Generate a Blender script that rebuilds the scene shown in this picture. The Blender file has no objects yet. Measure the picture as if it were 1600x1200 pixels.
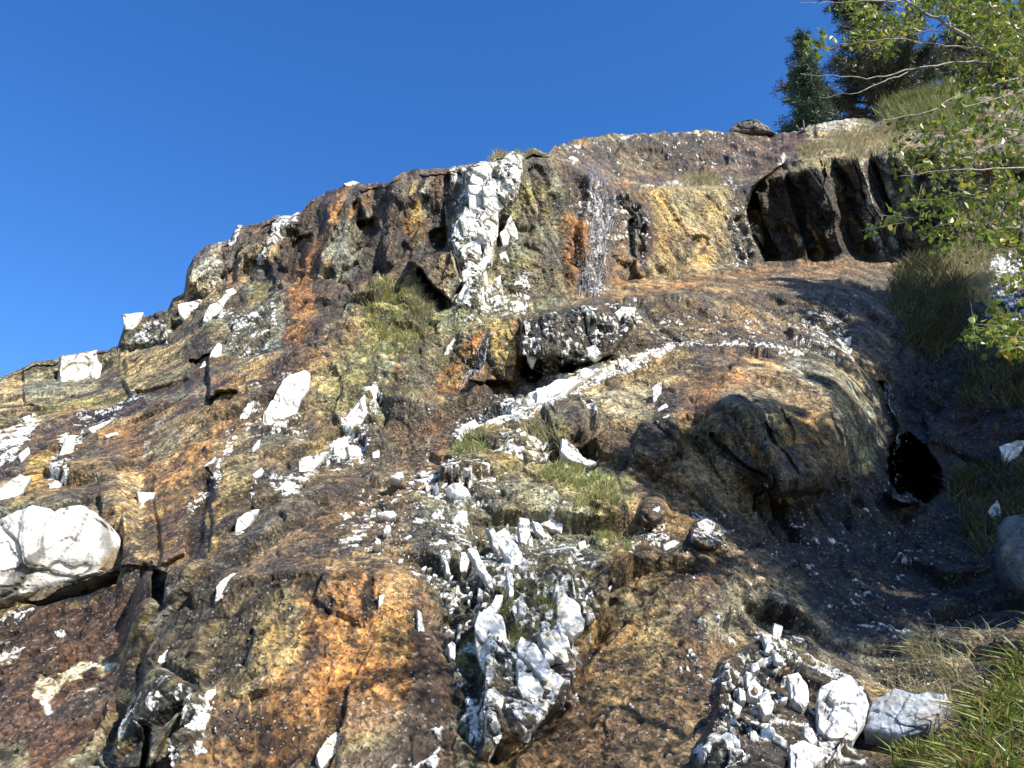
import bpy, math, random
import numpy as np
from mathutils import Vector

random.seed(7)
RNG = np.random.default_rng(7)
f32 = np.float32
scene = bpy.context.scene

# ------------------------------------------------------------------ camera, sky, sun, exposure
PITCH = math.radians(22.0)
FPX = 1400.0
cam_data = bpy.data.cameras.new('camera')
cam_data.sensor_width = 36.0
cam_data.lens = 36.0 * FPX / 1600.0
cam_data.clip_start = 0.05
cam_data.clip_end = 2000.0
cam = bpy.data.objects.new('camera', cam_data)
scene.collection.objects.link(cam)
cam.location = (0, 0, 0)
cam.rotation_euler = (math.pi / 2 + PITCH, 0, 0)
scene.camera = cam

SUN = Vector((0.57, -0.52, 0.64)).normalized()      # towards the sun
world = bpy.data.worlds.new('World')
scene.world = world
world.use_nodes = True
wn = world.node_tree
for n in list(wn.nodes):
    wn.nodes.remove(n)
sky = wn.nodes.new('ShaderNodeTexSky')
sky.sky_type = 'NISHITA'
sky.sun_disc = False
sky.sun_elevation = math.asin(SUN.z)
sky.sun_rotation = math.atan2(SUN.x, SUN.y)
sky.altitude = 900
sky.air_density = 1.0
sky.dust_density = 0.8
sky.ozone_density = 3.0
bg = wn.nodes.new('ShaderNodeBackground')
bg.inputs[1].default_value = 0.14
wo = wn.nodes.new('ShaderNodeOutputWorld')
hs = wn.nodes.new('ShaderNodeHueSaturation'); hs.inputs['Saturation'].default_value = 1.3; hs.inputs['Hue'].default_value = 0.509
wn.links.new(sky.outputs[0], hs.inputs['Color']); wn.links.new(hs.outputs[0], bg.inputs[0])
wn.links.new(bg.outputs[0], wo.inputs[0])

sun_data = bpy.data.lights.new('sun', 'SUN')
sun_data.energy = 5.0
sun_data.angle = math.radians(0.5)
sun_data.color = (1.0, 0.95, 0.87)
sun = bpy.data.objects.new('sun', sun_data)
scene.collection.objects.link(sun)
sun.rotation_euler = SUN.to_track_quat('Z', 'Y').to_euler()

scene.view_settings.view_transform = 'Standard'
scene.view_settings.look = 'None'
scene.view_settings.gamma = 1.0
scene.view_settings.use_curve_mapping = False
scene.view_settings.exposure = 0.85

# ------------------------------------------------------------------ numeric helpers
def h32(x):
    x = x.astype(np.uint32)
    x ^= x >> np.uint32(16); x *= np.uint32(0x7feb352d)
    x ^= x >> np.uint32(15); x *= np.uint32(0x846ca68b)
    x ^= x >> np.uint32(16)
    return x

def hash3(i, j, k, seed):
    return h32((i.astype(np.int64) * 73856093 ^ j.astype(np.int64) * 19349663 ^ k.astype(np.int64) * 83492791 ^ (seed * 2654435761)) & 0xffffffff)

def vnoise(p, seed=0):
    """value noise in -1..1; p (N,3)"""
    fl = np.floor(p); fr = (p - fl).astype(f32)
    w = fr * fr * (3 - 2 * fr)
    ii = fl.astype(np.int64)
    out = np.zeros(len(p), f32)
    for a in (0, 1):
        wa = w[:, 0] if a else 1 - w[:, 0]
        for b in (0, 1):
            wb = w[:, 1] if b else 1 - w[:, 1]
            for c in (0, 1):
                wc = w[:, 2] if c else 1 - w[:, 2]
                v = hash3(ii[:, 0] + a, ii[:, 1] + b, ii[:, 2] + c, seed).astype(f32) / f32(4294967295.0)
                out += wa * wb * wc * v
    return out * 2 - 1

def fbm(p, octaves=4, seed=0, gain=0.5, lac=2.03):
    a = 1.0; s = np.zeros(len(p), f32); tot = 0
    for o in range(octaves):
        s += a * vnoise(p * (lac ** o) + 17.3 * o, seed + o)
        tot += a; a *= gain
    return s / tot * 1.6

def voro(p, seed=0):
    """F1, F2, cell random (N,4), offset to the cell point (N,3)"""
    fl = np.floor(p).astype(np.int64); fr = (p - fl).astype(f32)
    n = len(p)
    d1 = np.full(n, 9, f32); d2 = np.full(n, 9, f32)
    hid = np.zeros(n, np.uint32); off = np.zeros((n, 3), f32)
    for a in (-1, 0, 1):
        for b in (-1, 0, 1):
            for c in (-1, 0, 1):
                h = hash3(fl[:, 0] + a, fl[:, 1] + b, fl[:, 2] + c, seed)
                hx = (h & np.uint32(1023)).astype(f32) / 1023
                hy = ((h >> np.uint32(10)) & np.uint32(1023)).astype(f32) / 1023
                hz = ((h >> np.uint32(20)) & np.uint32(1023)).astype(f32) / 1023
                dx = fr[:, 0] - a - hx; dy = fr[:, 1] - b - hy; dz = fr[:, 2] - c - hz
                d = np.sqrt(dx * dx + dy * dy + dz * dz)
                m = d < d1
                d2 = np.where(m, d1, np.minimum(d2, d))
                d1 = np.where(m, d, d1)
                hid = np.where(m, h, hid)
                off[m, 0] = dx[m]; off[m, 1] = dy[m]; off[m, 2] = dz[m]
    r = np.empty((n, 4), f32); hh = hid
    for q in range(4):
        hh = h32(hh + np.uint32(0x9e3779b9))
        r[:, q] = hh.astype(f32) / f32(4294967295.0)
    return d1, d2, r, off

def facet(p, seed):
    d1, d2, r, off = voro(p, seed)
    g = (r[:, 1:4] - 0.5) * 2.2
    return (r[:, 0] - 0.5) * 1.1 + (g * off).sum(1), d2 - d1, r

def sstep(a, b, x):
    t = np.clip((x - a) / (b - a), 0, 1)
    return t * t * (3 - 2 * t)

CP, SP = math.cos(PITCH), math.sin(PITCH)
def ray(u, v):
    """direction with y component 1 through photo pixel u, v"""
    x = (np.asarray(u, float) - 800) / FPX
    y = (600 - np.asarray(v, float)) / FPX
    dy = CP - y * SP
    dz = SP + y * CP
    return np.stack([x / dy, np.ones_like(dy), dz / dy], -1)

def at(u, v, d):
    return ray(u, v) * np.asarray(d, float)[..., None]

def topx(P):
    """3D -> photo pixel (for laying stains and stones on the reconstructed surface)"""
    zc = P[:, 1] * CP + P[:, 2] * SP
    yc = -P[:, 1] * SP + P[:, 2] * CP
    return 800 + FPX * P[:, 0] / zc, 600 - FPX * yc / zc

# ------------------------------------------------------------------ materials
def new_mat(name):
    m = bpy.data.materials.new(name); m.use_nodes = True
    nt = m.node_tree
    for n in list(nt.nodes): nt.nodes.remove(n)
    out = nt.nodes.new('ShaderNodeOutputMaterial')
    pb = nt.nodes.new('ShaderNodeBsdfPrincipled')
    nt.links.new(pb.outputs[0], out.inputs[0])
    return m, nt, pb, out

def N(nt, t, **kw):
    n = nt.nodes.new(t)
    for k, v in kw.items(): setattr(n, k, v)
    return n

def mathn(nt, op, a, b=None, clamp=False):
    n = N(nt, 'ShaderNodeMath', operation=op, use_clamp=clamp)
    for i, x in enumerate((a, b)):
        if x is None: continue
        if isinstance(x, (int, float)): n.inputs[i].default_value = x
        else: nt.links.new(x, n.inputs[i])
    return n.outputs[0]

def rock_material(name, use_attr=True, base=(0.7, 0.7, 0.66), bump=0.6, wetrange=(0.9, 0.42), speck=1.0):
    m, nt, pb, out = new_mat(name)
    L = nt.links.new
    tc = N(nt, 'ShaderNodeTexCoord'); pb.inputs['Specular IOR Level'].default_value = 0.35
    co = tc.outputs['Object']
    n1 = N(nt, 'ShaderNodeTexNoise'); n1.inputs['Scale'].default_value = 9; n1.inputs['Detail'].default_value = 8; n1.inputs['Roughness'].default_value = 0.72
    n2 = N(nt, 'ShaderNodeTexNoise'); n2.inputs['Scale'].default_value = 46; n2.inputs['Detail'].default_value = 5; n2.inputs['Roughness'].default_value = 0.8
    v1 = N(nt, 'ShaderNodeTexVoronoi'); v1.inputs['Scale'].default_value = 34
    v2 = N(nt, 'ShaderNodeTexVoronoi'); v2.inputs['Scale'].default_value = 75
    for n in (n1, n2, v1, v2): L(co, n.inputs['Vector'])
    # grain: multiply base colour between 0.45 and 1.6
    s1 = mathn(nt, 'SUBTRACT', n1.outputs[0], 0.5)
    s2 = mathn(nt, 'SUBTRACT', n2.outputs[0], 0.5)
    g = mathn(nt, 'ADD', mathn(nt, 'MULTIPLY', s1, 2.3 * speck), mathn(nt, 'MULTIPLY', s2, 2.2 * speck))
    sep = N(nt, 'ShaderNodeSeparateColor'); L(v1.outputs['Color'], sep.inputs[0])
    g = mathn(nt, 'ADD', g, mathn(nt, 'MULTIPLY', mathn(nt, 'SUBTRACT', sep.outputs[0], 0.5), 0.8 * speck))
    g = mathn(nt, 'ADD', g, 1.0)
    g = mathn(nt, 'MAXIMUM', g, 0.25)
    if use_attr:
        at_ = N(nt, 'ShaderNodeAttribute', attribute_name='albedo')
        col = at_.outputs['Color']; wet = at_.outputs['Alpha']
    else:
        rgb = N(nt, 'ShaderNodeRGB'); rgb.outputs[0].default_value = (*base, 1); col = rgb.outputs[0]; wet = None
    vm = N(nt, 'ShaderNodeVectorMath', operation='SCALE'); L(col, vm.inputs[0]); L(g, vm.inputs['Scale'])
    # mineral grains: tiny bright crumbs and dark pits
    sep2 = N(nt, 'ShaderNodeSeparateColor'); L(v2.outputs['Color'], sep2.inputs[0])
    br = mathn(nt, 'GREATER_THAN', sep2.outputs[0], 0.965)
    mix = N(nt, 'ShaderNodeMix', data_type='RGBA')
    L(mathn(nt, 'MULTIPLY', br, 0.32 * speck), mix.inputs[0]); L(vm.outputs[0], mix.inputs[6]); mix.inputs[7].default_value = (0.55, 0.52, 0.47, 1)
    dk = mathn(nt, 'LESS_THAN', sep2.outputs[0], 0.09)
    mix2 = N(nt, 'ShaderNodeMix', data_type='RGBA')
    L(mathn(nt, 'MULTIPLY', dk, 0.6 * speck), mix2.inputs[0]); L(mix.outputs[2], mix2.inputs[6]); mix2.inputs[7].default_value = (0.04, 0.035, 0.03, 1)
    L(mix2.outputs[2], pb.inputs['Base Color'])
    if wet is not None:
        ro = N(nt, 'ShaderNodeMapRange'); L(wet, ro.inputs[0]); ro.inputs[3].default_value = wetrange[0]; ro.inputs[4].default_value = wetrange[1]
        L(ro.outputs[0], pb.inputs['Roughness'])
    else:
        pb.inputs['Roughness'].default_value = 0.85
    # relief
    hb = mathn(nt, 'ADD', mathn(nt, 'MULTIPLY', n1.outputs[0], 1.0), mathn(nt, 'MULTIPLY', n2.outputs[0], 0.45))
    hb = mathn(nt, 'ADD', hb, mathn(nt, 'MULTIPLY', v1.outputs['Distance'], 0.5))
    bp = N(nt, 'ShaderNodeBump'); bp.inputs['Strength'].default_value = bump; bp.inputs['Distance'].default_value = 0.05
    L(hb, bp.inputs['Height']); L(bp.outputs[0], pb.inputs['Normal'])
    return m

MAT_ROCK = rock_material('wet_mineral_rock', bump=0.8, speck=1.15)
MAT_QUARTZ = rock_material('white_quartz', bump=0.45, speck=0.35)
MAT_STONE = rock_material('grey_stone', bump=0.4, speck=0.5)

def leaf_material(name, cols, rough=0.5, trans=0.35):
    m, nt, pb, out = new_mat(name)
    L = nt.links.new
    at_ = N(nt, 'ShaderNodeAttribute', attribute_name='shade')
    oi = N(nt, 'ShaderNodeObjectInfo')
    s = mathn(nt, 'FRACT', mathn(nt, 'ADD', at_.outputs['Fac'], oi.outputs['Random']))
    cr = N(nt, 'ShaderNodeValToRGB')
    cr.color_ramp.interpolation = 'LINEAR'
    el = cr.color_ramp.elements
    while len(el) > 1: el.remove(el[-1])
    el[0].position = 0; el[0].color = (*cols[0], 1)
    for i, c in enumerate(cols[1:]):
        e = el.new((i + 1) / (len(cols) - 1)); e.color = (*c, 1)
    L(s, cr.inputs[0]); L(cr.outputs[0], pb.inputs['Base Color'])
    pb.inputs['Roughness'].default_value = rough
    tr = N(nt, 'ShaderNodeBsdfTranslucent'); L(cr.outputs[0], tr.inputs[0])
    mx = N(nt, 'ShaderNodeMixShader'); mx.inputs[0].default_value = trans
    L(pb.outputs[0], mx.inputs[1]); L(tr.outputs[0], mx.inputs[2]); L(mx.outputs[0], out.inputs[0])
    return m

MAT_LEAF = leaf_material('broad_leaf', [(0.07, 0.12, 0.015), (0.14, 0.2, 0.02), (0.2, 0.27, 0.03), (0.09, 0.15, 0.02), (0.24, 0.27, 0.04), (0.12, 0.18, 0.02), (0.4, 0.33, 0.05), (0.1, 0.15, 0.02)], 0.38, 0.45)
MAT_NEEDLE = leaf_material('pine_needle', [(0.03, 0.06, 0.04), (0.05, 0.09, 0.05), (0.09, 0.12, 0.05), (0.035, 0.065, 0.04)], 0.55, 0.15)
MAT_NEEDLE2 = leaf_material('open_pine_needle', [(0.04, 0.055, 0.03), (0.07, 0.075, 0.035), (0.1, 0.085, 0.045), (0.045, 0.06, 0.03)], 0.55, 0.15)
MAT_GRASS = leaf_material('green_grass', [(0.16, 0.2, 0.05), (0.3, 0.33, 0.1), (0.42, 0.4, 0.18), (0.2, 0.24, 0.06), (0.5, 0.42, 0.24), (0.26, 0.32, 0.08)], 0.5, 0.35)
MAT_DRY = leaf_material('dry_grass', [(0.42, 0.38, 0.2), (0.3, 0.28, 0.13), (0.52, 0.46, 0.28), (0.22, 0.21, 0.09), (0.36, 0.28, 0.15)], 0.6, 0.3)
MAT_SEDGE = leaf_material('streamside_sedge', [(0.05, 0.09, 0.015), (0.16, 0.23, 0.025), (0.34, 0.38, 0.07), (0.08, 0.13, 0.02), (0.3, 0.17, 0.09), (0.12, 0.19, 0.03), (0.45, 0.42, 0.16), (0.05, 0.08, 0.015), (0.26, 0.13, 0.08)], 0.4, 0.3)
MAT_SHADEBRUSH = leaf_material('shaded_brush', [(0.04, 0.05, 0.015), (0.08, 0.09, 0.025), (0.12, 0.11, 0.045), (0.05, 0.06, 0.02), (0.16, 0.14, 0.08)], 0.6, 0.15)  # brush colours darkened to carry the gully's shade
MAT_CANOPY = leaf_material('canopy_leaf', [(0.05, 0.08, 0.015), (0.08, 0.12, 0.02), (0.06, 0.09, 0.02)], 0.5, 0.08)
MAT_BRUSH = leaf_material('willow_brush', [(0.13, 0.15, 0.04), (0.22, 0.24, 0.06), (0.3, 0.3, 0.11), (0.16, 0.18, 0.05), (0.36, 0.31, 0.17)], 0.5, 0.35)

def simple_bark(name, c1, c2):
    m, nt, pb, out = new_mat(name)
    n = N(nt, 'ShaderNodeTexNoise'); n.inputs['Scale'].default_value = 40; n.inputs['Detail'].default_value = 6
    tc = N(nt, 'ShaderNodeTexCoord'); nt.links.new(tc.outputs['Object'], n.inputs['Vector'])
    cr = N(nt, 'ShaderNodeValToRGB'); cr.color_ramp.elements[0].position = 0.35; cr.color_ramp.elements[1].position = 0.65
    cr.color_ramp.elements[0].color = (*c1, 1); cr.color_ramp.elements[1].color = (*c2, 1)
    nt.links.new(n.outputs[0], cr.inputs[0]); nt.links.new(cr.outputs[0], pb.inputs['Base Color'])
    bp = N(nt, 'ShaderNodeBump'); bp.inputs['Strength'].default_value = 0.5; bp.inputs['Distance'].default_value = 0.01
    nt.links.new(n.outputs[0], bp.inputs['Height']); nt.links.new(bp.outputs[0], pb.inputs['Normal'])
    pb.inputs['Roughness'].default_value = 0.8
    return m
MAT_BARK = simple_bark('grey_bark', (0.17, 0.15, 0.12), (0.34, 0.31, 0.26))
MAT_PBARK = simple_bark('pine_bark', (0.05, 0.04, 0.03), (0.13, 0.1, 0.075))

def water_mat():
    m, nt, pb, out = new_mat('falling_water')
    pb.inputs['Base Color'].default_value = (0.72, 0.76, 0.8, 1)
    pb.inputs['Roughness'].default_value = 0.12
    pb.inputs['IOR'].default_value = 1.33
    pb.inputs['Transmission Weight'].default_value = 0.45
    n = N(nt, 'ShaderNodeTexNoise'); n.inputs['Scale'].default_value = 30; n.inputs['Detail'].default_value = 4
    tc = N(nt, 'ShaderNodeTexCoord'); nt.links.new(tc.outputs['Object'], n.inputs['Vector'])
    bp = N(nt, 'ShaderNodeBump'); bp.inputs['Strength'].default_value = 0.8; bp.inputs['Distance'].default_value = 0.03
    nt.links.new(n.outputs[0], bp.inputs['Height']); nt.links.new(bp.outputs[0], pb.inputs['Normal'])
    return m
MAT_WATER = water_mat()

# ------------------------------------------------------------------ object helpers
COL = scene.collection
def mesh_np(name, V, F, mats, smooth=False, cols=None, shade=None):
    V = np.asarray(V, f32); F = np.asarray(F, np.int32)
    me = bpy.data.meshes.new(name)
    k = F.shape[1]
    me.vertices.add(len(V)); me.vertices.foreach_set('co', V.ravel())
    me.loops.add(F.size); me.loops.foreach_set('vertex_index', F.ravel())
    me.polygons.add(len(F)); me.polygons.foreach_set('loop_start', np.arange(0, F.size, k, dtype=np.int32))
    try: me.polygons.foreach_set('loop_total', np.full(len(F), k, np.int32))
    except Exception: pass
    me.polygons.foreach_set('use_smooth', np.full(len(F), smooth, bool))
    if cols is not None:
        a = me.color_attributes.new('albedo', 'FLOAT_COLOR', 'POINT'); a.data.foreach_set('color', np.asarray(cols, f32).ravel())
    if shade is not None:
        a = me.attributes.new('shade', 'FLOAT', 'POINT'); a.data.foreach_set('value', np.asarray(shade, f32).ravel())
    me.materials.append(mats)
    me.update(calc_edges=True); me.validate()
    return me

def link(name, me, parent=None):
    o = bpy.data.objects.new(name, me); COL.objects.link(o)
    if parent is not None: o.parent = parent
    return o

def tag(o, label=None, cat=None, group=None, kind=None):
    if label: o['label'] = label
    if cat: o['category'] = cat
    if group: o['group'] = group
    if kind: o['kind'] = kind
    return o

def empty(name, loc=(0, 0, 0)):
    o = bpy.data.objects.new(name, None); COL.objects.link(o); o.location = loc
    o.empty_display_size = 0.2
    return o

class Acc:
    """collects vertices/faces for one mesh"""
    def __init__(s): s.V = []; s.F = []; s.S = []; s.n = 0
    def add(s, V, F, sh=None):
        V = np.asarray(V, float); F = np.asarray(F, int)
        s.V.append(V); s.F.append(F + s.n); s.n += len(V)
        s.S.append(np.full(len(V), random.random()) if sh is None else np.broadcast_to(np.asarray(sh, float), (len(V),)))
    def mesh(s, name, mat, smooth=False, origin=None):
        V = np.concatenate(s.V); 
        if origin is not None: V = V - np.asarray(origin)
        F = np.concatenate(s.F)
        return mesh_np(name, V, F, mat, smooth, shade=np.concatenate(s.S))

def tube(acc, pts, r0, r1, sides=6):
    pts = np.asarray(pts, float); n = len(pts)
    t = np.gradient(pts, axis=0); t /= np.linalg.norm(t, axis=1)[:, None] + 1e-9
    ref = np.array([0, 0, 1.0]) if abs(t[0, 2]) < 0.9 else np.array([1.0, 0, 0])
    a = np.cross(t, ref); a /= np.linalg.norm(a, axis=1)[:, None] + 1e-9
    b = np.cross(t, a)
    r = np.linspace(r0, r1, n)
    th = np.linspace(0, 2 * np.pi, sides, endpoint=False)
    V = pts[:, None, :] + r[:, None, None] * (a[:, None, :] * np.cos(th)[None, :, None] + b[:, None, :] * np.sin(th)[None, :, None])
    V = V.reshape(-1, 3)
    i = np.arange(n - 1)[:, None] * sides; j = np.arange(sides)[None, :]; j2 = (j + 1) % sides
    F = np.stack([i + j, i + j2, i + sides + j2, i + sides + j], -1).reshape(-1, 4)
    acc.add(V, F)

# ------------------------------------------------------------------ the reconstructed rock face
CREST = [(-700, 650), (-300, 640), (0, 592), (30, 576), (60, 565), (130, 551), (184, 542), (191, 520), (198, 497), (215, 491), (262, 487), (270, 468), (288, 458), (294, 420), (302, 403), (322, 386), (360, 374), (372, 352), (420, 341), (470, 331), (482, 316), (500, 303), (535, 290), (560, 285), (604, 283), (625, 271), (680, 263), (740, 256), (766, 251), (775, 240), (830, 233), (858, 239), (866, 228), (900, 218), (950, 211), (1000, 209), (1050, 206), (1080, 203), (1140, 205), (1205, 208), (1232, 206), (1250, 202), (1290, 190), (1330, 184), (1365, 186), (1400, 182), (1450, 160), (1500, 150), (1600, 140), (2300, 100)]
def XY(l): a = np.array(l, float); return a
CURVES = [
 [(-700,1260,6.4),(0,1260,5.2),(300,1260,4.7),(600,1260,4.6),(900,1260,4.5),(1100,1260,4.3),(1300,1260,4.0),(1450,1260,3.7),(1600,1260,3.5),(2300,1260,3.0)],
 [(-700,1000,8),(0,965,6.9),(185,955,6.8),(230,905,6.4),(300,885,6.1),(400,900,5.75),(600,900,5.7),(700,900,5.9),(800,900,6.0),(900,900,6.2),(1000,880,6.35),(1100,880,6.4),(1200,940,6.5),(1300,1010,6.3),(1400,1070,5.7),(1500,1070,5.5),(1600,1060,5.3),(2300,1060,4.6)],
 [(-700,800,9.5),(0,790,7.8),(185,790,7.7),(220,860,7.2),(290,830,7.1),(420,770,7.2),(600,750,7.6),(780,740,7.9),(900,760,7.6),(1000,780,7.5),(1100,800,7.6),(1200,800,8.1),(1300,810,8.5),(1400,800,9.2),(1500,820,8.8),(1600,850,7.8),(2300,850,6)],
 [(-700,700,11),(0,655,11),(200,645,11),(300,615,10.6),(400,640,9.8),(500,680,9.2),(560,700,9.2),(640,700,9.2),(720,690,9),(820,660,9.1),(900,650,9.1),(1000,665,8.7),(1100,640,8.8),(1200,640,9.0),(1300,650,9.2),(1370,680,9.9),(1420,650,11.3),(1500,640,11),(1600,640,10),(2300,640,8)],
 [(-700,665,13),(0,614,12.5),(150,602,13),(280,572,12.6),(330,560,12.1),(420,545,11.5),(500,560,10.9),(600,590,10.7),(680,610,10.6),(800,603,10.8),(880,582,10.7),(960,556,10.5),(1060,546,10.6),(1200,550,10.5),(1300,562,10.7),(1380,600,11.3),(1430,590,12),(1500,560,12),(1600,560,11),(2300,560,9)],
 [(-700,660,13.8),(0,606,13.4),(150,592,13.9),(280,545,13.5),(330,505,13.2),(420,485,12.6),(500,500,12),(600,505,11.8),(680,520,11.6),(760,508,11.3),(830,492,11.2),(900,474,11.3),(1000,470,11.6),(1100,462,12.2),(1200,455,12.8),(1330,460,13.2),(1430,500,13),(1500,480,13.2),(1600,480,12.2),(2300,480,10)],
 [(-700,656,14.2),(0,600,13.8),(150,586,14.3),(280,512,14.4),(330,470,14.2),(420,440,13.8),(520,430,13.2),(650,440,12.7),(740,472,12.5),(850,468,13.2),(920,455,14),(1000,438,15),(1100,420,16),(1160,410,16.6),(1200,408,17),(1350,402,17.2),(1450,392,16.8),(1600,390,15),(2300,390,12)],
 [(-700,653,14.5),(0,595,14.1),(60,568,14.4),(190,545,14.6),(262,490,14.8),(300,420,15),(360,377,15),(480,318,14.6),(600,286,14),(700,264,13.6),(775,244,13.3),(830,237,13.3),(862,241,13.7),(900,252,14.4),(960,288,15.4),(1000,288,15.8),(1080,289,16.5),(1160,286,17.0),(1230,262,16.8),(1300,247,17),(1380,237,17.2),(1450,228,17),(1600,225,15.5),(2300,225,13)],
 [(-700,652,14.8),(0,594,14.3),(60,567,14.6),(190,544,14.8),(262,489,15),(300,419,15.2),(360,376,15.2),(480,317,14.8),(600,285,14.2),(700,263.5,13.8),(775,243,13.5),(830,236,13.5),(858,240.5,13.9),(868,236,20),(900,244,21),(960,280,21.4),(1000,281,21.5),(1080,282,21.5),(1160,278,21),(1230,252,21),(1300,238,20.6),(1400,226,20.5),(1500,215,20),(1600,205,19),(2300,180,16)],
]
CREST_D = [(-700,15.2),(0,14.7),(200,15.2),(290,15.5),(480,15.1),(600,14.5),(700,14.1),(830,13.8),(858,14.2),(868,22),(1000,23.2),(1200,24),(1350,23.5),(1600,22),(2300,19)]

ucols = np.concatenate([np.linspace(-700, -60, 150, endpoint=False), np.linspace(-60, 1660, 1120), np.linspace(1664, 2300, 110)])
NC = len(ucols); NR = 650
cx_ = XY(CREST)
crest = np.interp(ucols, cx_[:, 0], cx_[:, 1])
# small-scale irregular skyline
cn = np.stack([ucols * 0.06, ucols * 0, ucols * 0], 1)
crest += 2.4 * fbm(cn, 3, 5) + 1.2 * vnoise(cn * 4, 9)
BOT = 1260.0
t = np.linspace(0, 1, NR)
_k = np.exp(-.5 * (np.arange(-90, 91) / 38.0) ** 2); _k /= _k.sum()
crs = np.convolve(np.pad(crest, 90, 'edge'), _k, 'valid')
VV = crs[None, :] + t[:, None] * (BOT - crs[None, :]) + (crest - crs)[None, :] * np.exp(-t[:, None] * 14) * (1 - t[:, None])   # row 0 = crest
UU = np.broadcast_to(ucols[None, :], VV.shape).copy()
ky = []; kd = []
for c in CURVES:
    c = XY(c); ky.append(np.interp(ucols, c[:, 0], c[:, 1])); kd.append(np.interp(ucols, c[:, 0], c[:, 2]))
cd = XY(CREST_D); ky.append(crest.copy()); kd.append(np.interp(ucols, cd[:, 0], cd[:, 1]))
ky = np.array(ky)[::-1]; kd = np.array(kd)[::-1]                 # top to bottom
for k in range(1, len(ky)): ky[k] = np.maximum(ky[k], ky[k - 1] + 1.0)
DD = np.empty_like(VV)
for j in range(NC): DD[:, j] = np.interp(VV[:, j], ky[:, j], kd[:, j])
def blur_rows(A, n):
    k = np.ones(2 * n + 1) / (2 * n + 1); P_ = np.pad(A, ((n, n), (0, 0)), 'edge'); cs = np.cumsum(np.vstack([np.zeros((1, A.shape[1])), P_]), 0)
    return (cs[2 * n + 1:] - cs[:-2 * n - 1]) / (2 * n + 1)
def blur_cols(A, n): return blur_rows(A.T, n).T
DB = blur_rows(DD, 6)
DB[:6] = DD[:6]

DB = np.where(UU < 845, blur_cols(DB, 4), DB)

u = UU.ravel().astype(f32); v = VV.ravel().astype(f32)
pxp = np.stack([u, v, np.zeros_like(u)], 1)
wu = u + 8 * fbm(pxp / 42, 3, 11) + 3.0 * vnoise(pxp / 7, 21)
wv = v + 8 * fbm(pxp / 42, 3, 31) + 3.0 * vnoise(pxp / 7, 41)

def sd_poly(x, y, poly):
    """signed distance, negative inside"""
    P_ = np.asarray(poly, f32); n = len(P_)
    d = np.full(len(x), 1e9, f32); ins = np.zeros(len(x), bool)
    for i in range(n):
        ax, ay = P_[i]; bx, by = P_[(i + 1) % n]
        ex, ey = bx - ax, by - ay
        L2 = ex * ex + ey * ey + 1e-6
        tt = np.clip(((x - ax) * ex + (y - ay) * ey) / L2, 0, 1)
        dd = (x - ax - tt * ex) ** 2 + (y - ay - tt * ey) ** 2
        d = np.minimum(d, dd)
        c = (ay > y) != (by > y)
        if abs(ey) > 1e-6: ins ^= c & (x < ex * (y - ay) / ey + ax)
    d = np.sqrt(d)
    return np.where(ins, -d, d)

def sd_line(x, y, pts, w):
    d = np.full(len(x), 1e9, f32)
    w = np.interp(np.linspace(0, 1, len(pts)), np.linspace(0, 1, len(w)), w) if np.ndim(w) else np.full(len(pts), w)
    for i in range(len(pts) - 1):
        ax, ay = pts[i]; bx, by = pts[i + 1]
        ex, ey = bx - ax, by - ay
        L2 = ex * ex + ey * ey + 1e-6
        tt = np.clip(((x - ax) * ex + (y - ay) * ey) / L2, 0, 1)
        dd = np.sqrt((x - ax - tt * ex) ** 2 + (y - ay - tt * ey) ** 2) - (w[i] + (w[i + 1] - w[i]) * tt) / 2
        d = np.minimum(d, dd)
    return d

def shape_sd(s, x, y):
    if s[0] == 'p': return sd_poly(x, y, s[1])
    if s[0] == 's': return sd_line(x, y, s[1], s[2])
    cx, cy, L_, W_, ang = s[1]                       # 'e' ellipse: length L at angle from vertical (clockwise, towards upper right)
    a = math.radians(ang); dx, dy = math.sin(a), -math.cos(a)
    p = (x - cx) * dx + (y - cy) * dy; q = (x - cx) * dy - (y - cy) * dx
    r = np.sqrt((p / (L_ / 2)) ** 2 + (q / (W_ / 2)) ** 2)
    return (r - 1) * min(L_, W_) / 2

def bbox(s, m):
    if s[0] == 'e':
        cx, cy, L_, W_, a = s[1]; r = max(L_, W_) / 2
        return cx - r - m, cx + r + m, cy - r - m, cy + r + m
    P_ = np.asarray(s[1], float); w = 0
    if s[0] == 's': w = float(np.max(s[2])) / 2
    return P_[:, 0].min() - w - m, P_[:, 0].max() + w + m, P_[:, 1].min() - w - m, P_[:, 1].max() + w + m

PAL = dict(W=(.8, .78, .7), G=(.21, .205, .145), K=(.021, .017, .013), D=(.085, .075, .06), R=(.215, .13, .062), O=(.35, .175, .06), T=(.36, .28, .155),
           L=(.23, .2, .095), Y=(.31, .22, .075), M=(.085, .05, .037), P=(.112, .078, .055), N=(.2, .21, .075), S=(.42, .41, .36), B=(.2, .148, .082), V=(.05, .043, .039))
WETS = dict(W=0.1, G=.2, K=.8, D=.5, R=.7, O=.7, T=.35, L=.4, Y=.6, M=.9, P=.85, N=.1, S=.15, B=.5, V=.9)

def p_(*a): return ('p', [(a[i], a[i + 1]) for i in range(0, len(a), 2)])
def s_(w, *a): return ('s', [(a[i], a[i + 1]) for i in range(0, len(a), 2)], w)
def e_(*a): return ('e', a)

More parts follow.
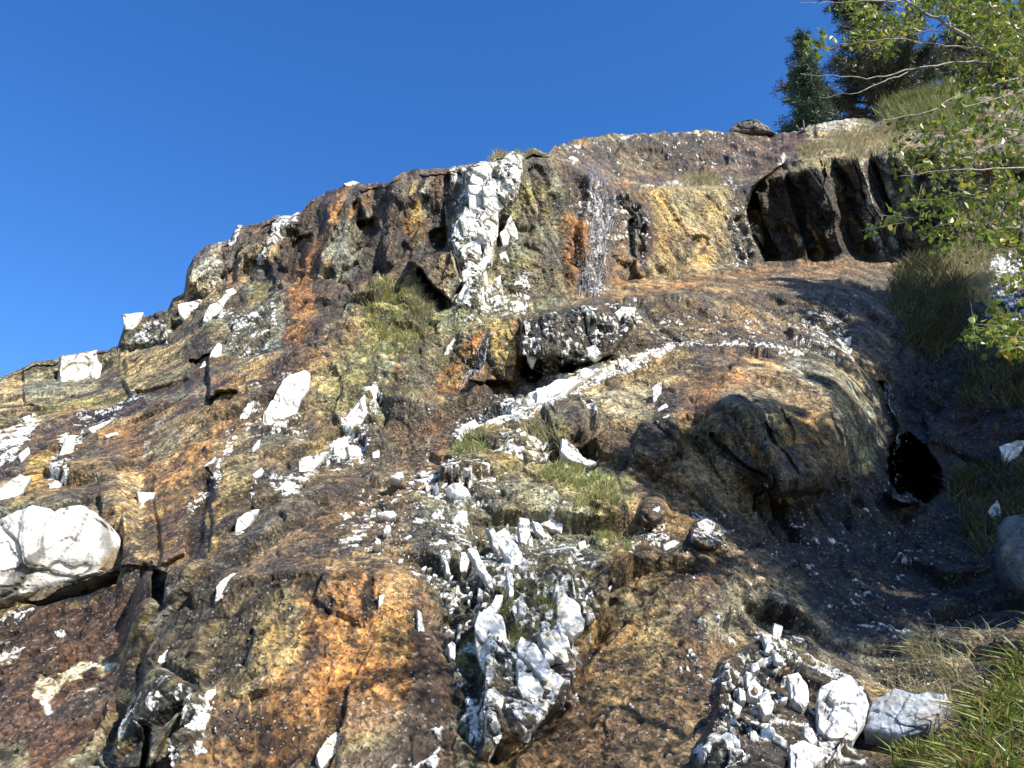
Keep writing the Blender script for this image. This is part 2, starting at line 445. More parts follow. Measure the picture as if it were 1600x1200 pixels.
# colour regions of the rock, and near-black shade painted in its holes: (colour, shape, feather px, opacity)
PAINT = [
 # ---- left ledges
 ('T', p_(-60,600,45,560,42,640,-60,660), 6, .9),
 ('G', p_(34,572,95,556,145,552,100,620,38,636), 4, .95),
 ('L', p_(186,552,292,535,296,585,200,615,186,590), 5, .9),
 ('T', p_(192,548,285,540,280,590,200,610), 8, .6),
 ('D', p_(150,560,186,556,190,605,158,612), 5, .8),
 ('L', s_(16,-60,672,0,655,100,636,200,617,292,586), 7, .9),
 ('T', s_(18,-60,690,0,676,60,650), 8, .8),
 ('N', s_(8,60,644,130,630,170,622), 5, .6),
 ('M', p_(40,690,120,650,250,608,320,575,330,610,250,640,120,670,50,715), 8, .9),
 ('P', s_(14,60,672,150,645,250,612,320,580), 6, .9),
 ('V', s_(12,130,655,220,622,310,590), 4, .8),
 ('S', s_(4,135,672,180,655), 2, .8), ('G', s_(10,230,625,290,608,320,602), 4, .7),
 ('B', p_(-60,720,60,680,140,675,260,630,330,620,400,660,330,740,230,840,180,790,60,780,-60,790), 12, .85),
 ('R', p_(150,680,240,640,300,640,300,700,240,790,180,740), 18, .7),
 ('T', p_(250,640,320,630,310,690,260,720), 12, .6),
 ('Y', s_(26,50,745,60,720,100,680), 7, .85),
 ('Y', s_(16,20,790,60,770,100,760), 7, .6),
 ('D', p_(-60,700,20,690,40,740,0,760,-60,770), 6, .85),
 ('K', p_(90,680,150,660,150,700,80,740), 5, .6),
 ('S', s_(8,222,706,245,670,262,645), 3, .85),
 ('G', p_(240,665,275,650,280,690,240,720), 6, .5),
 ('T', p_(150,740,220,720,240,850,235,880,190,880,180,800), 12, .8),
 ('P', p_(140,735,180,735,170,760,130,780), 8, .6),
 ('R', p_(230,740,290,720,300,800,290,880,240,890,232,830), 9, .8),
 ('O', s_([44,40,30],260,800,310,720,400,650), 12, .55),
 ('Y', s_(22,250,800,300,740), 8, .6),
 ('K', s_([26,22,12],303,870,314,790,326,740), 6, .95),
 ('Y', p_(325,770,360,765,350,830,330,880,318,850), 6, .8),
 ('T', p_(330,690,400,670,400,760,345,770), 10, .6),
 ('L', p_(330,740,390,720,395,770,345,790), 9, .6),
 ('P', s_(18,365,830,345,860,330,880), 6, .8),
 # left upper knob
 ('S', p_(296,430,310,395,350,376,366,390,360,440,320,445,290,460), 5, .85),
 ('T', p_(292,440,350,430,350,470,300,480,280,470), 7, .8),
 ('P', p_(345,385,372,375,372,430,350,440), 5, .8),
 ('R', p_(376,352,430,340,425,360,385,378), 5, .8),
 ('T', p_(370,390,430,375,430,440,380,450), 8, .6),
 ('R', p_(345,430,390,425,385,450,340,460), 6, .5),
 ('D', p_(395,420,450,395,470,420,440,470,400,520,370,520,360,480), 10, .85),
 ('K', p_(410,415,470,380,480,420,440,450,415,450), 10, .9),
 ('K', p_(458,375,480,370,474,415,456,420), 6, .95),
 ('L', p_(395,445,425,440,420,470,385,475), 6, .8),
 ('G', p_(385,470,450,450,440,540,380,560,350,540), 10, .8),
 ('T', p_(430,440,480,440,470,470,440,480), 7, .6),
 ('B', p_(330,560,480,540,480,620,400,660,330,620), 14, .8),
 ('R', p_(330,585,370,580,370,615,325,612), 4, .85),
 ('M', p_(332,592,352,585,352,612,328,614), 4, .8),
 ('T', p_(370,560,420,550,410,620,372,620), 8, .6),
 ('D', p_(290,530,330,520,325,590,300,580), 6, .9),
 # ---- upper-left dark wall
 ('P', p_(440,345,500,300,560,286,700,264,740,256,745,330,700,400,650,440,560,450,500,520,440,560,440,470), 8, .85),
 ('D', p_(530,300,700,270,715,330,690,400,640,430,590,440,520,430), 12, .65),
 ('K', s_(22,560,335,570,360), 7, .95), ('K', p_(560,345,584,341,590,356,578,368,562,366), 5, 1),  # near-black spots paint the shadow inside the small wall holes
 ('V', p_(700,270,722,262,720,300,700,330,690,390,672,380,684,320), 7, .9),
 ('O', s_([16,18,14,20,34,34],535,292,522,320,510,360,492,400,475,440,470,480), 5, .9),
 ('O', s_([30,34,26],478,480,458,520,470,535), 6, .9),
 ('T', s_([8,14,14],530,340,520,370,510,430), 5, .7),
 ('O', s_(10,553,322,548,330), 4, .9),
 ('R', s_(14,572,292,574,312), 5, .6),
 ('Y', s_([8,22,26],646,290,650,330,645,370), 8, .8),
 ('O', s_(8,642,310,640,380), 6, .6), ('R', s_(12,684,270,670,330,660,370), 6, .8),
 ('R', s_(8,618,330,600,390), 6, .5), ('R', s_(16,475,330,440,360), 8, .5),
 ('G', s_(16,530,400,540,360,600,330), 14, .35), ('S', e_(668,312,40,16,-5), 8, .5), ('S', s_(10,545,400,530,430), 6, .5),
 ('G', p_(515,350,560,345,560,430,520,440), 14, .5),
 ('V', s_([30,26],500,500,560,440,620,430), 14, .4),
 ('P', p_(450,545,500,500,520,510,470,590,420,640,400,640), 8, .85),
 ('V', s_(18,452,560,440,580), 6, .8),
 # ---- grassy centre slope
 ('L', p_(560,470,640,430,700,480,720,520,690,600,640,650,560,660,500,640,480,600,510,540), 14, .85),
 ('G', p_(600,470,700,480,740,530,690,610,600,640,580,560), 20, .5),
 ('N', p_(580,460,640,445,690,490,650,530,600,540,575,500), 16, .8),
 ('N', e_(545,600,60,60,0), 16, .5), ('N', e_(520,690,40,50,0), 14, .5),
 ('R', p_(500,510,560,490,560,520,510,590,480,600), 12, .7),
 ('T', p_(490,570,540,540,530,600,500,650,480,640), 12, .6),
 ('B', p_(470,640,560,650,560,700,500,700,440,740,430,700), 12, .7),
 ('R', s_(14,622,555,626,590,618,630), 6, .7),
 ('D', p_(640,590,700,570,670,620,650,640,600,640), 10, .7),
 ('Y', e_(490,690,50,30,20), 8, .5), ('P', s_(16,490,650,475,690), 8, .6),
 # ---- hollow and block at centre, their shadows painted near-black
 ('B', p_(640,415,705,395,715,440,690,475,660,440), 5, .85),
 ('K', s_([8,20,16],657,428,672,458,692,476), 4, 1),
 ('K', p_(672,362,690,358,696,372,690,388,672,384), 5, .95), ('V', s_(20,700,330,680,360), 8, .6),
 ('G', s_(22,690,360,712,340), 6, .7),
 # ---- quartz rib background and grey lichen wall
 ('G', p_(700,260,770,245,860,240,900,255,885,330,890,440,860,480,800,490,700,500,700,440,725,380), 7, .9),
 ('D', p_(850,300,890,290,888,440,860,470,850,400), 12, .5),
 ('N', s_(14,790,330,830,305,880,300), 9, .8), ('N', e_(812,410,40,24,20), 9, .6), ('N', s_(12,690,480,760,500,850,478), 8, .6),
 ('D', p_(790,260,860,245,920,258,930,275,860,280,800,290), 6, .7),
 ('S', p_(700,270,715,262,735,262,730,330,722,300), 4, .6),
 ('D', p_(795,420,850,410,860,470,810,485,780,460), 14, .5),
 ('L', p_(690,500,800,500,760,540,690,580), 12, .6),
 # ---- upper waterfall wall
 ('P', p_(870,250,925,258,960,290,1010,320,1020,400,1000,440,900,470,880,440,878,330), 7, .9),
 ('R', p_(930,270,975,285,1012,330,1010,430,960,450,900,450), 12, .5),
 ('O', p_(876,335,915,345,925,400,920,440,890,450,885,400), 7, .95),
 ('R', s_(14,890,420,895,450), 6, .6),
 ('V', s_([14,34,26,16],935,265,940,320,925,400,930,460), 12, .6),
 ('M', s_([20,18,22],985,310,1008,360,1004,420), 7, .85),
 ('O', s_(14,975,380,960,440,1000,445), 8, .6), ('O', s_(12,960,270,1005,315), 6, .5),
 ('G', s_(18,974,305,985,330,988,390), 5, .7), ('K', s_(9,988,350,988,400), 4, .7),
 ('D', s_(14,945,385,958,400), 6, .7),
 ('B', p_(1000,288,1160,284,1160,330,1150,410,1080,430,1010,435,1030,380,1015,320), 8, .95), ('T', p_(1000,288,1160,284,1160,330,1150,410,1080,430,1010,435,1030,380,1015,320), 12, .5),
 ('Y', p_(1010,290,1060,300,1080,400,1040,430,1015,420,1030,370), 14, .6),
 ('Y', s_(20,1090,420,1130,380,1140,300), 12, .5),
 ('L', p_(1050,300,1150,290,1145,340,1070,350), 12, .5),
 ('D', e_(1088,375,20,18,30), 4, .8), ('D', e_(1108,315,20,30,0), 6, .5), ('K', e_(1098,388,8,14,-50), 3, .9),
 ('S', e_(1112,375,14,10,0), 4, .7),
 ('D', p_(1145,290,1172,284,1166,330,1180,400,1150,410,1140,350), 6, .75),
 # ---- ribbed alcove: shade painted near-black, sunlit rib faces kept paler
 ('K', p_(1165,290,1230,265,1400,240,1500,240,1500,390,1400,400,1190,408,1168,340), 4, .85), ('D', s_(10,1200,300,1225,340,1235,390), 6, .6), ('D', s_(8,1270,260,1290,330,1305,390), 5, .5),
 ('B', s_(12,1293,250,1310,300,1335,350,1348,402), 3, .9), ('Y', s_(5,1325,330,1346,402), 2, .6),
 ('Y', s_(6,1262,350,1278,400), 2, .7), ('S', e_(1243,375,24,6,-15), 1.5, .9),
 ('S', s_([12,16,20],1345,250,1362,320,1382,395), 4, .9), ('G', s_(8,1340,300,1370,400), 3, .8),
 ('L', p_(1220,250,1310,240,1300,265,1230,275), 5, .7), ('G', p_(1380,240,1440,240,1430,380,1400,390), 6, .8),
 ('B', p_(1400,280,1500,290,1500,330,1420,330), 10, .6),
 # ---- back ridge
 ('P', p_(862,232,1000,210,1150,205,1260,215,1260,245,1160,277,1000,280,930,262), 5, .85),
 ('D', p_(900,225,1000,212,1120,206,1100,260,1000,270), 12, .55),
 ('V', p_(1045,215,1090,215,1085,265,1050,255), 6, .7), ('B', p_(940,240,1040,240,1040,270,970,275), 10, .6),
 ('M', p_(1180,215,1260,215,1240,240,1190,245), 7, .8), ('G', s_(6,1000,215,1080,210), 3, .6),
 ('W', s_(4,970,211,1010,212,1060,206,1100,207), 2, .6), ('W', s_(5,1195,208,1240,206,1290,195), 2.5, .8), ('S', p_(1250,200,1300,184,1350,186,1300,205,1260,215), 4, .8),
 ('T', p_(1260,212,1400,195,1450,225,1400,240,1280,240), 6, .7),
 ('W', s_(5,875,218,900,224), 2, .4), ('W', e_(892,245,8,22,10), 2, .9), ('W', e_(1215,250,9,14,0), 2, .9), ('W', s_(2.5,1000,283,1080,287,1150,283), 2, .7),
 # ---- terrace
 ('R', p_(900,470,1000,440,1100,425,1200,410,1390,402,1400,430,1200,445,1100,455,1000,466,920,476), 7, .9),
 ('B', p_(1100,425,1400,404,1400,500,1250,470,1100,460), 12, .6),
 ('O', s_(8,1000,452,1100,440), 6, .4), ('T', s_(10,880,474,960,455,1040,440), 8, .6),
 ('V', p_(1190,430,1400,420,1480,450,1480,560,1340,560,1290,480), 14, .45),  # last overlay paints the tree shadow on the terrace end
 # ---- bank below terrace
 ('D', p_(812,500,900,474,1000,468,1200,455,1330,470,1340,540,1200,545,1060,545,960,556,880,584,812,604), 6, .9),
 ('B', p_(1000,480,1200,465,1300,480,1300,530,1100,535,1000,520), 16, .7),
 ('R', p_(1080,490,1180,480,1200,530,1100,530), 16, .4),
 ('D', s_(10,850,488,950,466,1000,470), 6, .8),
 ('K', e_(830,580,36,26,0), 6, .95), ('K', e_(888,576,26,24,30), 6, .95), ('K', s_(8,818,500,822,560), 4, .8),
 # ---- lower orange fall
 ('Y', p_(765,520,812,505,806,600,760,610), 4, .95), ('O', s_(9,804,512,800,590), 3, .85), ('D', s_(10,780,530,784,590), 4, .5), ('K', s_(8,756,560,756,600), 4, .8),
 ('O', p_(675,615,700,570,745,528,765,520,750,560,735,610,690,622), 4, .95),
 ('Y', p_(690,600,720,560,740,560,725,600), 7, .6),
 ('P', s_([8,14,20],660,628,720,612,790,600), 5, .8), ('V', s_(12,690,622,750,606,800,602), 4, .5),
 # ---- centre shelf of broken stone
 ('D', p_(560,660,640,640,820,605,900,590,820,650,720,690,710,740,560,730,540,700), 10, .7),
 ('R', p_(610,660,700,640,710,690,700,740,620,730), 16, .55), ('O', p_(660,690,710,680,706,730,660,735), 12, .4),
 ('B', p_(560,740,700,730,720,800,600,840,520,800), 14, .6),
 # ---- vein and dome
 ('T', p_(880,600,960,560,1060,556,1120,550,1100,600,1020,650,960,680,880,640), 10, .8),
 ('G', p_(900,600,1020,590,1020,660,920,680), 16, .5),
 ('D', p_(850,640,900,620,910,690,870,700), 7, .8), ('D', p_(940,690,1020,660,1040,720,960,760), 14, .6),
 ('K', p_(1020,600,1100,580,1080,640,1030,670), 8, .75),
 ('V', s_(26,1100,556,1095,600,1060,640), 10, .7), ('V', s_(10,1080,553,1200,552), 5, .8),
 ('R', p_(1080,590,1140,555,1240,555,1200,600,1120,640,1040,700), 12, .85), ('O', s_(26,1100,640,1150,590), 12, .6), ('T', s_(20,1170,570,1260,570), 10, .6),
 ('G', p_(1220,555,1330,560,1380,620,1390,700,1340,740,1300,640), 14, .8), ('S', s_(14,1240,570,1290,620), 8, .5),
 ('Y', p_(1200,640,1290,630,1320,700,1310,740,1200,720), 16, .9), ('O', p_(1240,640,1280,630,1315,735,1270,715), 12, .5),
 ('L', p_(1050,660,1130,650,1160,760,1060,760), 18, .7), ('G', p_(1130,600,1220,600,1200,700,1130,700), 18, .4),
 ('L', p_(1320,620,1360,620,1380,720,1330,740), 9, .6),
 ('B', p_(980,700,1100,680,1220,760,1200,800,1000,790), 18, .7), ('O', s_(14,1170,700,1210,740), 8, .5), ('O', s_(12,1020,790,1090,788), 6, .6),
 ('K', s_(7,1110,680,1145,715,1190,745), 3, .9), ('K', s_(5,1220,640,1235,680), 3, .8), ('K', s_(5,1190,670,1240,740), 3, .6), ('K', s_(5,1300,640,1320,690), 3, .6),
 # ---- gully and floor at right, colours darkened to deepen the tree shade
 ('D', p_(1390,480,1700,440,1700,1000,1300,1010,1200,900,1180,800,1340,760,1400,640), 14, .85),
 ('K', p_(1390,700,1420,680,1460,720,1465,770,1420,790,1390,770), 6, 1),  # inner shade of the cave mouth painted near-black
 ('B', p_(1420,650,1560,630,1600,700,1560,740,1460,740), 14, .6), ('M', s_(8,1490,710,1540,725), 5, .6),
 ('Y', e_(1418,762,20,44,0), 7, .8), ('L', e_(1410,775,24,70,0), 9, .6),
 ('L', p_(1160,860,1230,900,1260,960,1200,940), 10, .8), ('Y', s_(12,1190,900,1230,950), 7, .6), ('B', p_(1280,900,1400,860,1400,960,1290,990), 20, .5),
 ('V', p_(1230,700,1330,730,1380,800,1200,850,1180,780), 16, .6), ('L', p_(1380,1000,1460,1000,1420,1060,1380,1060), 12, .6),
 ('K', p_(1400,470,1480,500,1700,470,1700,960,1480,1000,1320,1000,1230,900,1190,800,1340,760,1395,640,1390,540), 36, .9), ('K', p_(1050,660,1130,610,1200,600,1240,740,1300,780,1190,870,1000,760), 50, .22), ('M', p_(1420,640,1570,630,1600,690,1470,700), 14, .5),  # near-black overlays paint extra tree shade on gully and dome
 # ---- green saddle
 ('L', p_(700,690,860,640,900,700,990,730,1000,800,970,880,900,900,800,800,720,760), 12, .8),
 ('N', p_(840,730,980,730,990,780,950,860,900,800), 16, .7), ('N', e_(735,700,60,50,0), 9, .7), ('N', e_(850,680,50,60,0), 12, .4),
 ('T', p_(880,780,1000,780,1000,880,920,880), 16, .4),
 ('G', p_(640,760,860,760,950,860,930,960,880,1000,870,1120,740,1180,690,1100,660,900), 14, .9),
 ('N', p_(750,880,900,860,880,960,800,1010,770,980), 18, .5), ('N', p_(700,960,760,960,740,1060,710,1040), 12, .5), ('N', e_(808,990,70,30,0), 9, .6),
 ('B', p_(960,820,1060,790,1060,880,960,900), 14, .7), ('D', e_(1020,800,50,40,20), 9, .7), ('D', e_(1110,830,44,50,0), 7, .6),
 ('D', p_(920,850,960,880,990,900,960,940,930,930), 9, .6),
 # ---- rust slope, bottom left of centre
 ('R', p_(430,830,560,740,640,800,660,900,700,1000,720,1270,180,1270,300,1080,320,960,380,860), 12, .9),
 ('B', p_(430,820,560,745,650,820,640,900,480,890,350,1000,300,1060,330,940), 18, .75),
 ('L', p_(330,950,440,900,480,1000,400,1100,300,1080), 18, .6),
 ('O', p_(470,930,560,900,640,930,660,1020,640,1120,560,1100,480,1080), 18, .65),
 ('O', p_(430,1060,530,1040,560,1120,480,1180,400,1200), 16, .6), ('O', s_([20,34],600,1000,580,1110), 12, .55), ('Y', p_(580,960,640,960,640,1040,590,1040), 12, .55),
 ('T', p_(590,920,660,880,655,950,600,940), 9, .4), ('P', p_(420,820,560,750,590,770,470,850,400,900), 14, .5),
 ('P', p_(560,1100,700,1080,700,1270,480,1270), 20, .5),
 ('D', p_(560,1160,640,1150,660,1270,480,1270,520,1190), 12, .6), ('L', s_(22,420,1200,520,1180,600,1160), 10, .4),
 # dark ribbon right of the slope
 ('P', s_([22,40,60,70],652,930,665,1000,670,1100,660,1270), 8, .95), ('M', s_([16,30],656,1000,664,1120), 10, .6), ('D', s_([30,40],648,800,685,900,700,1000), 12, .7),
 # dark patches on the slope
 ('V', s_([16,20,14],360,985,420,925,450,885), 7, .85), ('V', s_(12,440,880,470,845), 5, .7), ('V', e_(512,948,26,30,50), 3, .95), ('V', s_([10,12],470,922,508,908), 4, .9),
 ('V', s_([14,20,14],398,990,388,1020,382,1042), 4, .95), ('K', s_([12,20,16],580,905,574,940,570,970), 3, .95), ('V', s_(9,440,970,455,955), 3, .9), ('V', s_([8,16],475,955,445,1000), 5, .7),
 ('V', s_(9,480,940,495,945), 3, .7), ('V', s_(10,548,950,552,1000), 6, .6), ('V', s_(9,460,1045,440,1100), 6, .6), ('V', s_(7,572,1060,566,1110), 5, .6), ('V', s_(10,545,1080,536,1120), 6, .6),
 ('V', s_(12,412,1060,395,1100), 7, .7), ('V', s_([12,8],610,830,560,855), 6, .5), ('V', s_(12,410,1140,395,1200), 6, .7), ('K', s_(8,470,1165,430,1200), 4, .7), ('V', s_(7,500,840,470,870), 4, .7), ('V', s_(5,540,830,500,870), 4, .6),
 ('V', s_([20,16],590,735,480,800,440,830), 10, .55), ('V', s_(6,440,820,540,765), 5, .6),
 ('D', p_(380,800,440,770,560,720,600,730,480,790,400,850), 8, .8),
 ('D', p_(330,830,400,790,410,830,380,870,340,890), 7, .8),
 # ---- buttress bottom left
 ('D', p_(280,930,330,880,380,860,340,960,270,1040,300,1090,300,1270,160,1270,200,1080,240,1000), 12, .85),
 ('G', p_(200,1080,300,980,330,960,280,1050,330,1080,340,1140,300,1200,200,1190), 18, .6),
 ('V', e_(210,1068,50,34,60), 5, .95), ('V', e_(252,962,16,34,80), 4, .9), ('V', s_(18,240,1125,285,1095), 4, .9), ('S', s_([14,20],270,930,250,980), 8, .7),
 ('K', s_(14,235,1140,225,1200), 5, .9), ('Y', s_(12,255,1130,262,1200), 6, .8), ('Y', s_(16,195,1150,190,1200), 6, .7), ('Y', s_(14,290,1060,270,1085), 6, .7), ('R', s_(20,350,1050,320,1200), 10, .6),
 ('N', s_([10,20],180,1120,120,1170), 8, .6), ('L', s_([14,26],260,940,200,1010,170,1020), 9, .8), ('N', s_(8,0,955,50,950), 4, .6), ('Y', s_(10,90,945,160,930), 5, .6),
 # ---- red wet shelf, bottom left
 ('M', p_(-60,1000,60,960,180,930,250,900,240,960,170,1020,210,1060,190,1120,90,1200,80,1270,-60,1270), 8, .95),
 ('V', p_(30,1030,110,1020,70,1065,40,1060), 7, .8), ('V', p_(-60,960,40,960,60,1000,-60,1020), 12, .6), ('D', p_(90,1100,180,1060,190,1110,120,1140), 9, .7),
 ('V', p_(190,870,245,890,230,920,190,905), 5, .8), ('K', p_(232,890,262,900,258,950,236,930), 5, .95), ('K', p_(20,930,60,955,180,925,188,905,100,925,50,945), 5, .95),  # long near-black strip paints the shadow beneath the boulder
 ('M', p_(80,1160,130,1140,120,1270,60,1270), 12, .6), ('G', p_(-60,1180,40,1170,40,1270,-60,1270), 9, .7),
 ('W', s_([30,26,20,12],62,1088,80,1062,120,1038,140,1030), 5, .9), ('W', s_([14,6],130,1030,190,1040), 4, .7), ('G', e_(160,1042,18,44,80), 6, .8), ('W', s_(10,62,1088,75,1118), 4, .8), ('W', e_(8,1022,16,28,80), 4, .8), ('W', s_(3,110,1095,150,1080), 2, .5),
 # ---- rust slope, bottom right of centre
 ('R', p_(780,1270,850,1130,900,1020,960,940,1060,880,1160,860,1240,920,1170,1020,1150,1100,1110,1160,1060,1270), 12, .92),
 ('L', p_(940,960,1040,900,1060,1000,960,1100,900,1100), 24, .5), ('B', p_(1000,1050,1150,1000,1140,1120,1060,1200,960,1200), 20, .6),
 ('T', s_(14,1010,1000,1060,950), 10, .4), ('O', s_(16,880,1100,960,1000,1040,940), 14, .4), ('G', p_(1130,880,1240,920,1200,990,1100,1000), 14, .6),
 ('D', s_([10,20,10],1060,905,1090,895,1120,885), 5, .85), ('D', s_(14,1085,960,1100,1010), 8, .6), ('D', p_(1060,880,1170,860,1120,895,1060,900), 7, .5), ('M', s_(4,1000,945,1080,940,1110,950), 3, .6),
 ('D', s_([10,6],800,1190,870,1120,900,1050), 6, .8), ('T', p_(1140,1000,1175,1000,1165,1020,1140,1020), 5, .6),
 # ---- quartz mound, bottom right
 ('D', p_(1130,1040,1180,990,1260,985,1340,1020,1380,1080,1370,1130,1290,1270,1080,1270,1110,1170), 8, .92),
 ('P', p_(1140,1050,1200,1040,1240,1110,1150,1110), 14, .6), ('G', p_(1200,1000,1300,1010,1310,1050,1230,1050), 9, .7),
 ('B', p_(1320,1040,1400,1090,1360,1130,1340,1090), 6, .8), ('T', s_(10,1330,1060,1380,1100), 4, .6), ('G', p_(1280,1150,1360,1140,1370,1200,1290,1210), 8, .8), ('B', p_(1350,1150,1460,1150,1480,1270,1340,1270), 10, .7),
]
# mottled mixes of white and black chips: (density of white, shape, feather)
MOTTLE = [
 (.75, s_([4,9,6],330,742,352,712,372,690), 4), (.7, s_([5,8],404,750,392,770), 3), (.7, s_([8,14,10],440,770,480,738,520,706), 6), (.75, s_([12,20,26],560,640,545,670,520,705), 8), (.7, s_([6,10],372,836,396,804), 4), (.7, s_([3,7,4],338,938,356,912,380,896), 3),
 (.7, s_([4,6],176,656,140,672), 3), (.8, s_([6,12,8],470,600,450,640,428,682), 6), (.6, s_([4,6,4],330,470,345,480,330,505), 4), (.75, s_([10,24,20,12],764,930,766,1000,765,1060,770,1160), 7), (.75, s_([14,30,34,20],800,830,812,880,812,920,808,940), 7), (.7, s_([20,50,60,24],848,1000,850,1050,828,1100,812,1150), 8), (.8, s_([8,22,14],870,925,886,960,892,990), 5),
 (.75, s_([8,10],330,1086,310,1130), 4), (.8, s_([30,70,50],1310,1080,1316,1110,1310,1150), 8), (.75, s_([50,60],1136,1170,1130,1220), 8), (.75, s_([10,40,40],1250,1160,1262,1190,1256,1220), 8), (.6, s_([20,26,16],1176,1060,1196,1100,1180,1120), 6),
 (.65, s_([4,6,3],735,1166,744,1130,752,1090), 3), (.7, s_([8,12],730,850,770,920), 5), (.6, s_([10,30],905,640,920,650), 8),
 (.45, p_(815,500,1000,470,1010,500,930,560,880,584,815,590), 12), (.2, p_(1000,490,1330,490,1330,545,1000,545), 16), (.5, p_(640,740,770,735,790,780,740,800,640,770), 12),
 (.3, p_(560,780,700,780,700,900,650,900), 20), (.45, p_(660,820,880,800,940,900,900,1100,720,1150,680,950), 20), (.5, s_(34,585,615,560,700,500,720), 10),
 (.85, s_([10,22,40,46],1060,548,960,575,880,610,815,640), 6), (.6, s_([40,26],815,640,720,670), 8), (.55, p_(780,690,850,680,860,730,790,720), 10), (.4, p_(880,690,940,710,930,750,880,740), 10),
 (.35, p_(1120,1040,1180,990,1260,985,1340,1050,1370,1130,1290,1250,1080,1250), 14), (.5, p_(1180,980,1250,1000,1300,1040,1210,1040), 10),
 (.5, p_(280,1100,340,1080,320,1180,280,1230), 8), (.3, p_(200,1120,260,1060,290,1090,240,1140,180,1200), 10), (.3, p_(-40,960,60,960,150,1000,60,1020,-40,1040), 12),
 (.7, p_(-40,700,50,640,60,660,20,720,-40,760), 10), (.6, p_(90,670,125,665,110,740,80,750), 6), (.4, p_(215,620,220,600,180,635,140,660,150,670), 6), (.45, s_(12,120,655,220,620), 5),
 (.75, p_(430,340,472,333,470,355,440,368,425,362), 6), (.7, s_(12,425,365,415,395,412,410), 5), (.8, s_(7,374,356,358,385), 3), (.35, p_(190,495,272,490,270,535,200,540), 5),
 (.5, p_(700,265,735,258,722,300,712,320), 4), (.6, s_(4,540,290,600,284), 3), (.8, p_(540,286,575,283,560,292), 2),
 (.8, p_(735,262,812,245,805,300,780,340,772,400,748,440,742,482,712,478,728,430,706,370,712,335,738,328,730,290), 14), (.5, p_(775,440,830,430,820,500,760,500,720,500), 10),
 (.3, p_(380,640,410,600,470,590,470,690,400,700), 12), (.35, s_(16,300,780,350,700,400,640), 8), (.6, s_(20,430,760,500,715,560,700), 7), (.35, p_(350,480,430,470,410,560,360,560), 12),
 (.45, s_(5,1040,547,1180,546,1280,550,1320,566), 3), (.8, s_(3.5,1080,547,1280,549), 2), (.6, s_(14,1280,510,1310,520,1330,560), 6), (.35, p_(1250,490,1330,480,1320,560,1230,560), 10),
 (.1, p_(870,225,1140,205,1240,215,1150,270,960,275), 10), (.5, s_(3,870,226,1000,210,1140,205), 2), (.6, s_(24,1560,400,1590,430,1560,480), 10), (.5, p_(1530,400,1610,390,1610,500,1540,500), 10),
 (.5, s_(26,990,860,1030,830), 14), (.35, p_(1080,800,1140,800,1140,850,1080,850), 8), (.3, p_(1100,960,1160,1000,1140,1050,1060,1040), 14), (.3, p_(560,1180,680,1100,700,1260,520,1260), 24),
 (.4, s_(30,930,300,945,340,930,400,930,450), 10), (.3, p_(880,300,1010,310,1010,420,890,340), 12), (.25, s_(40,1150,300,1160,400), 8), (.35, p_(1360,1070,1460,1060,1480,1090,1380,1090), 8),
 (.1, p_(1180,760,1450,740,1480,1000,1280,1000), 30), (.22, p_(1310,930,1420,900,1430,1010,1330,1000), 20), (.3, p_(500,780,640,750,640,860,540,850), 16),
]
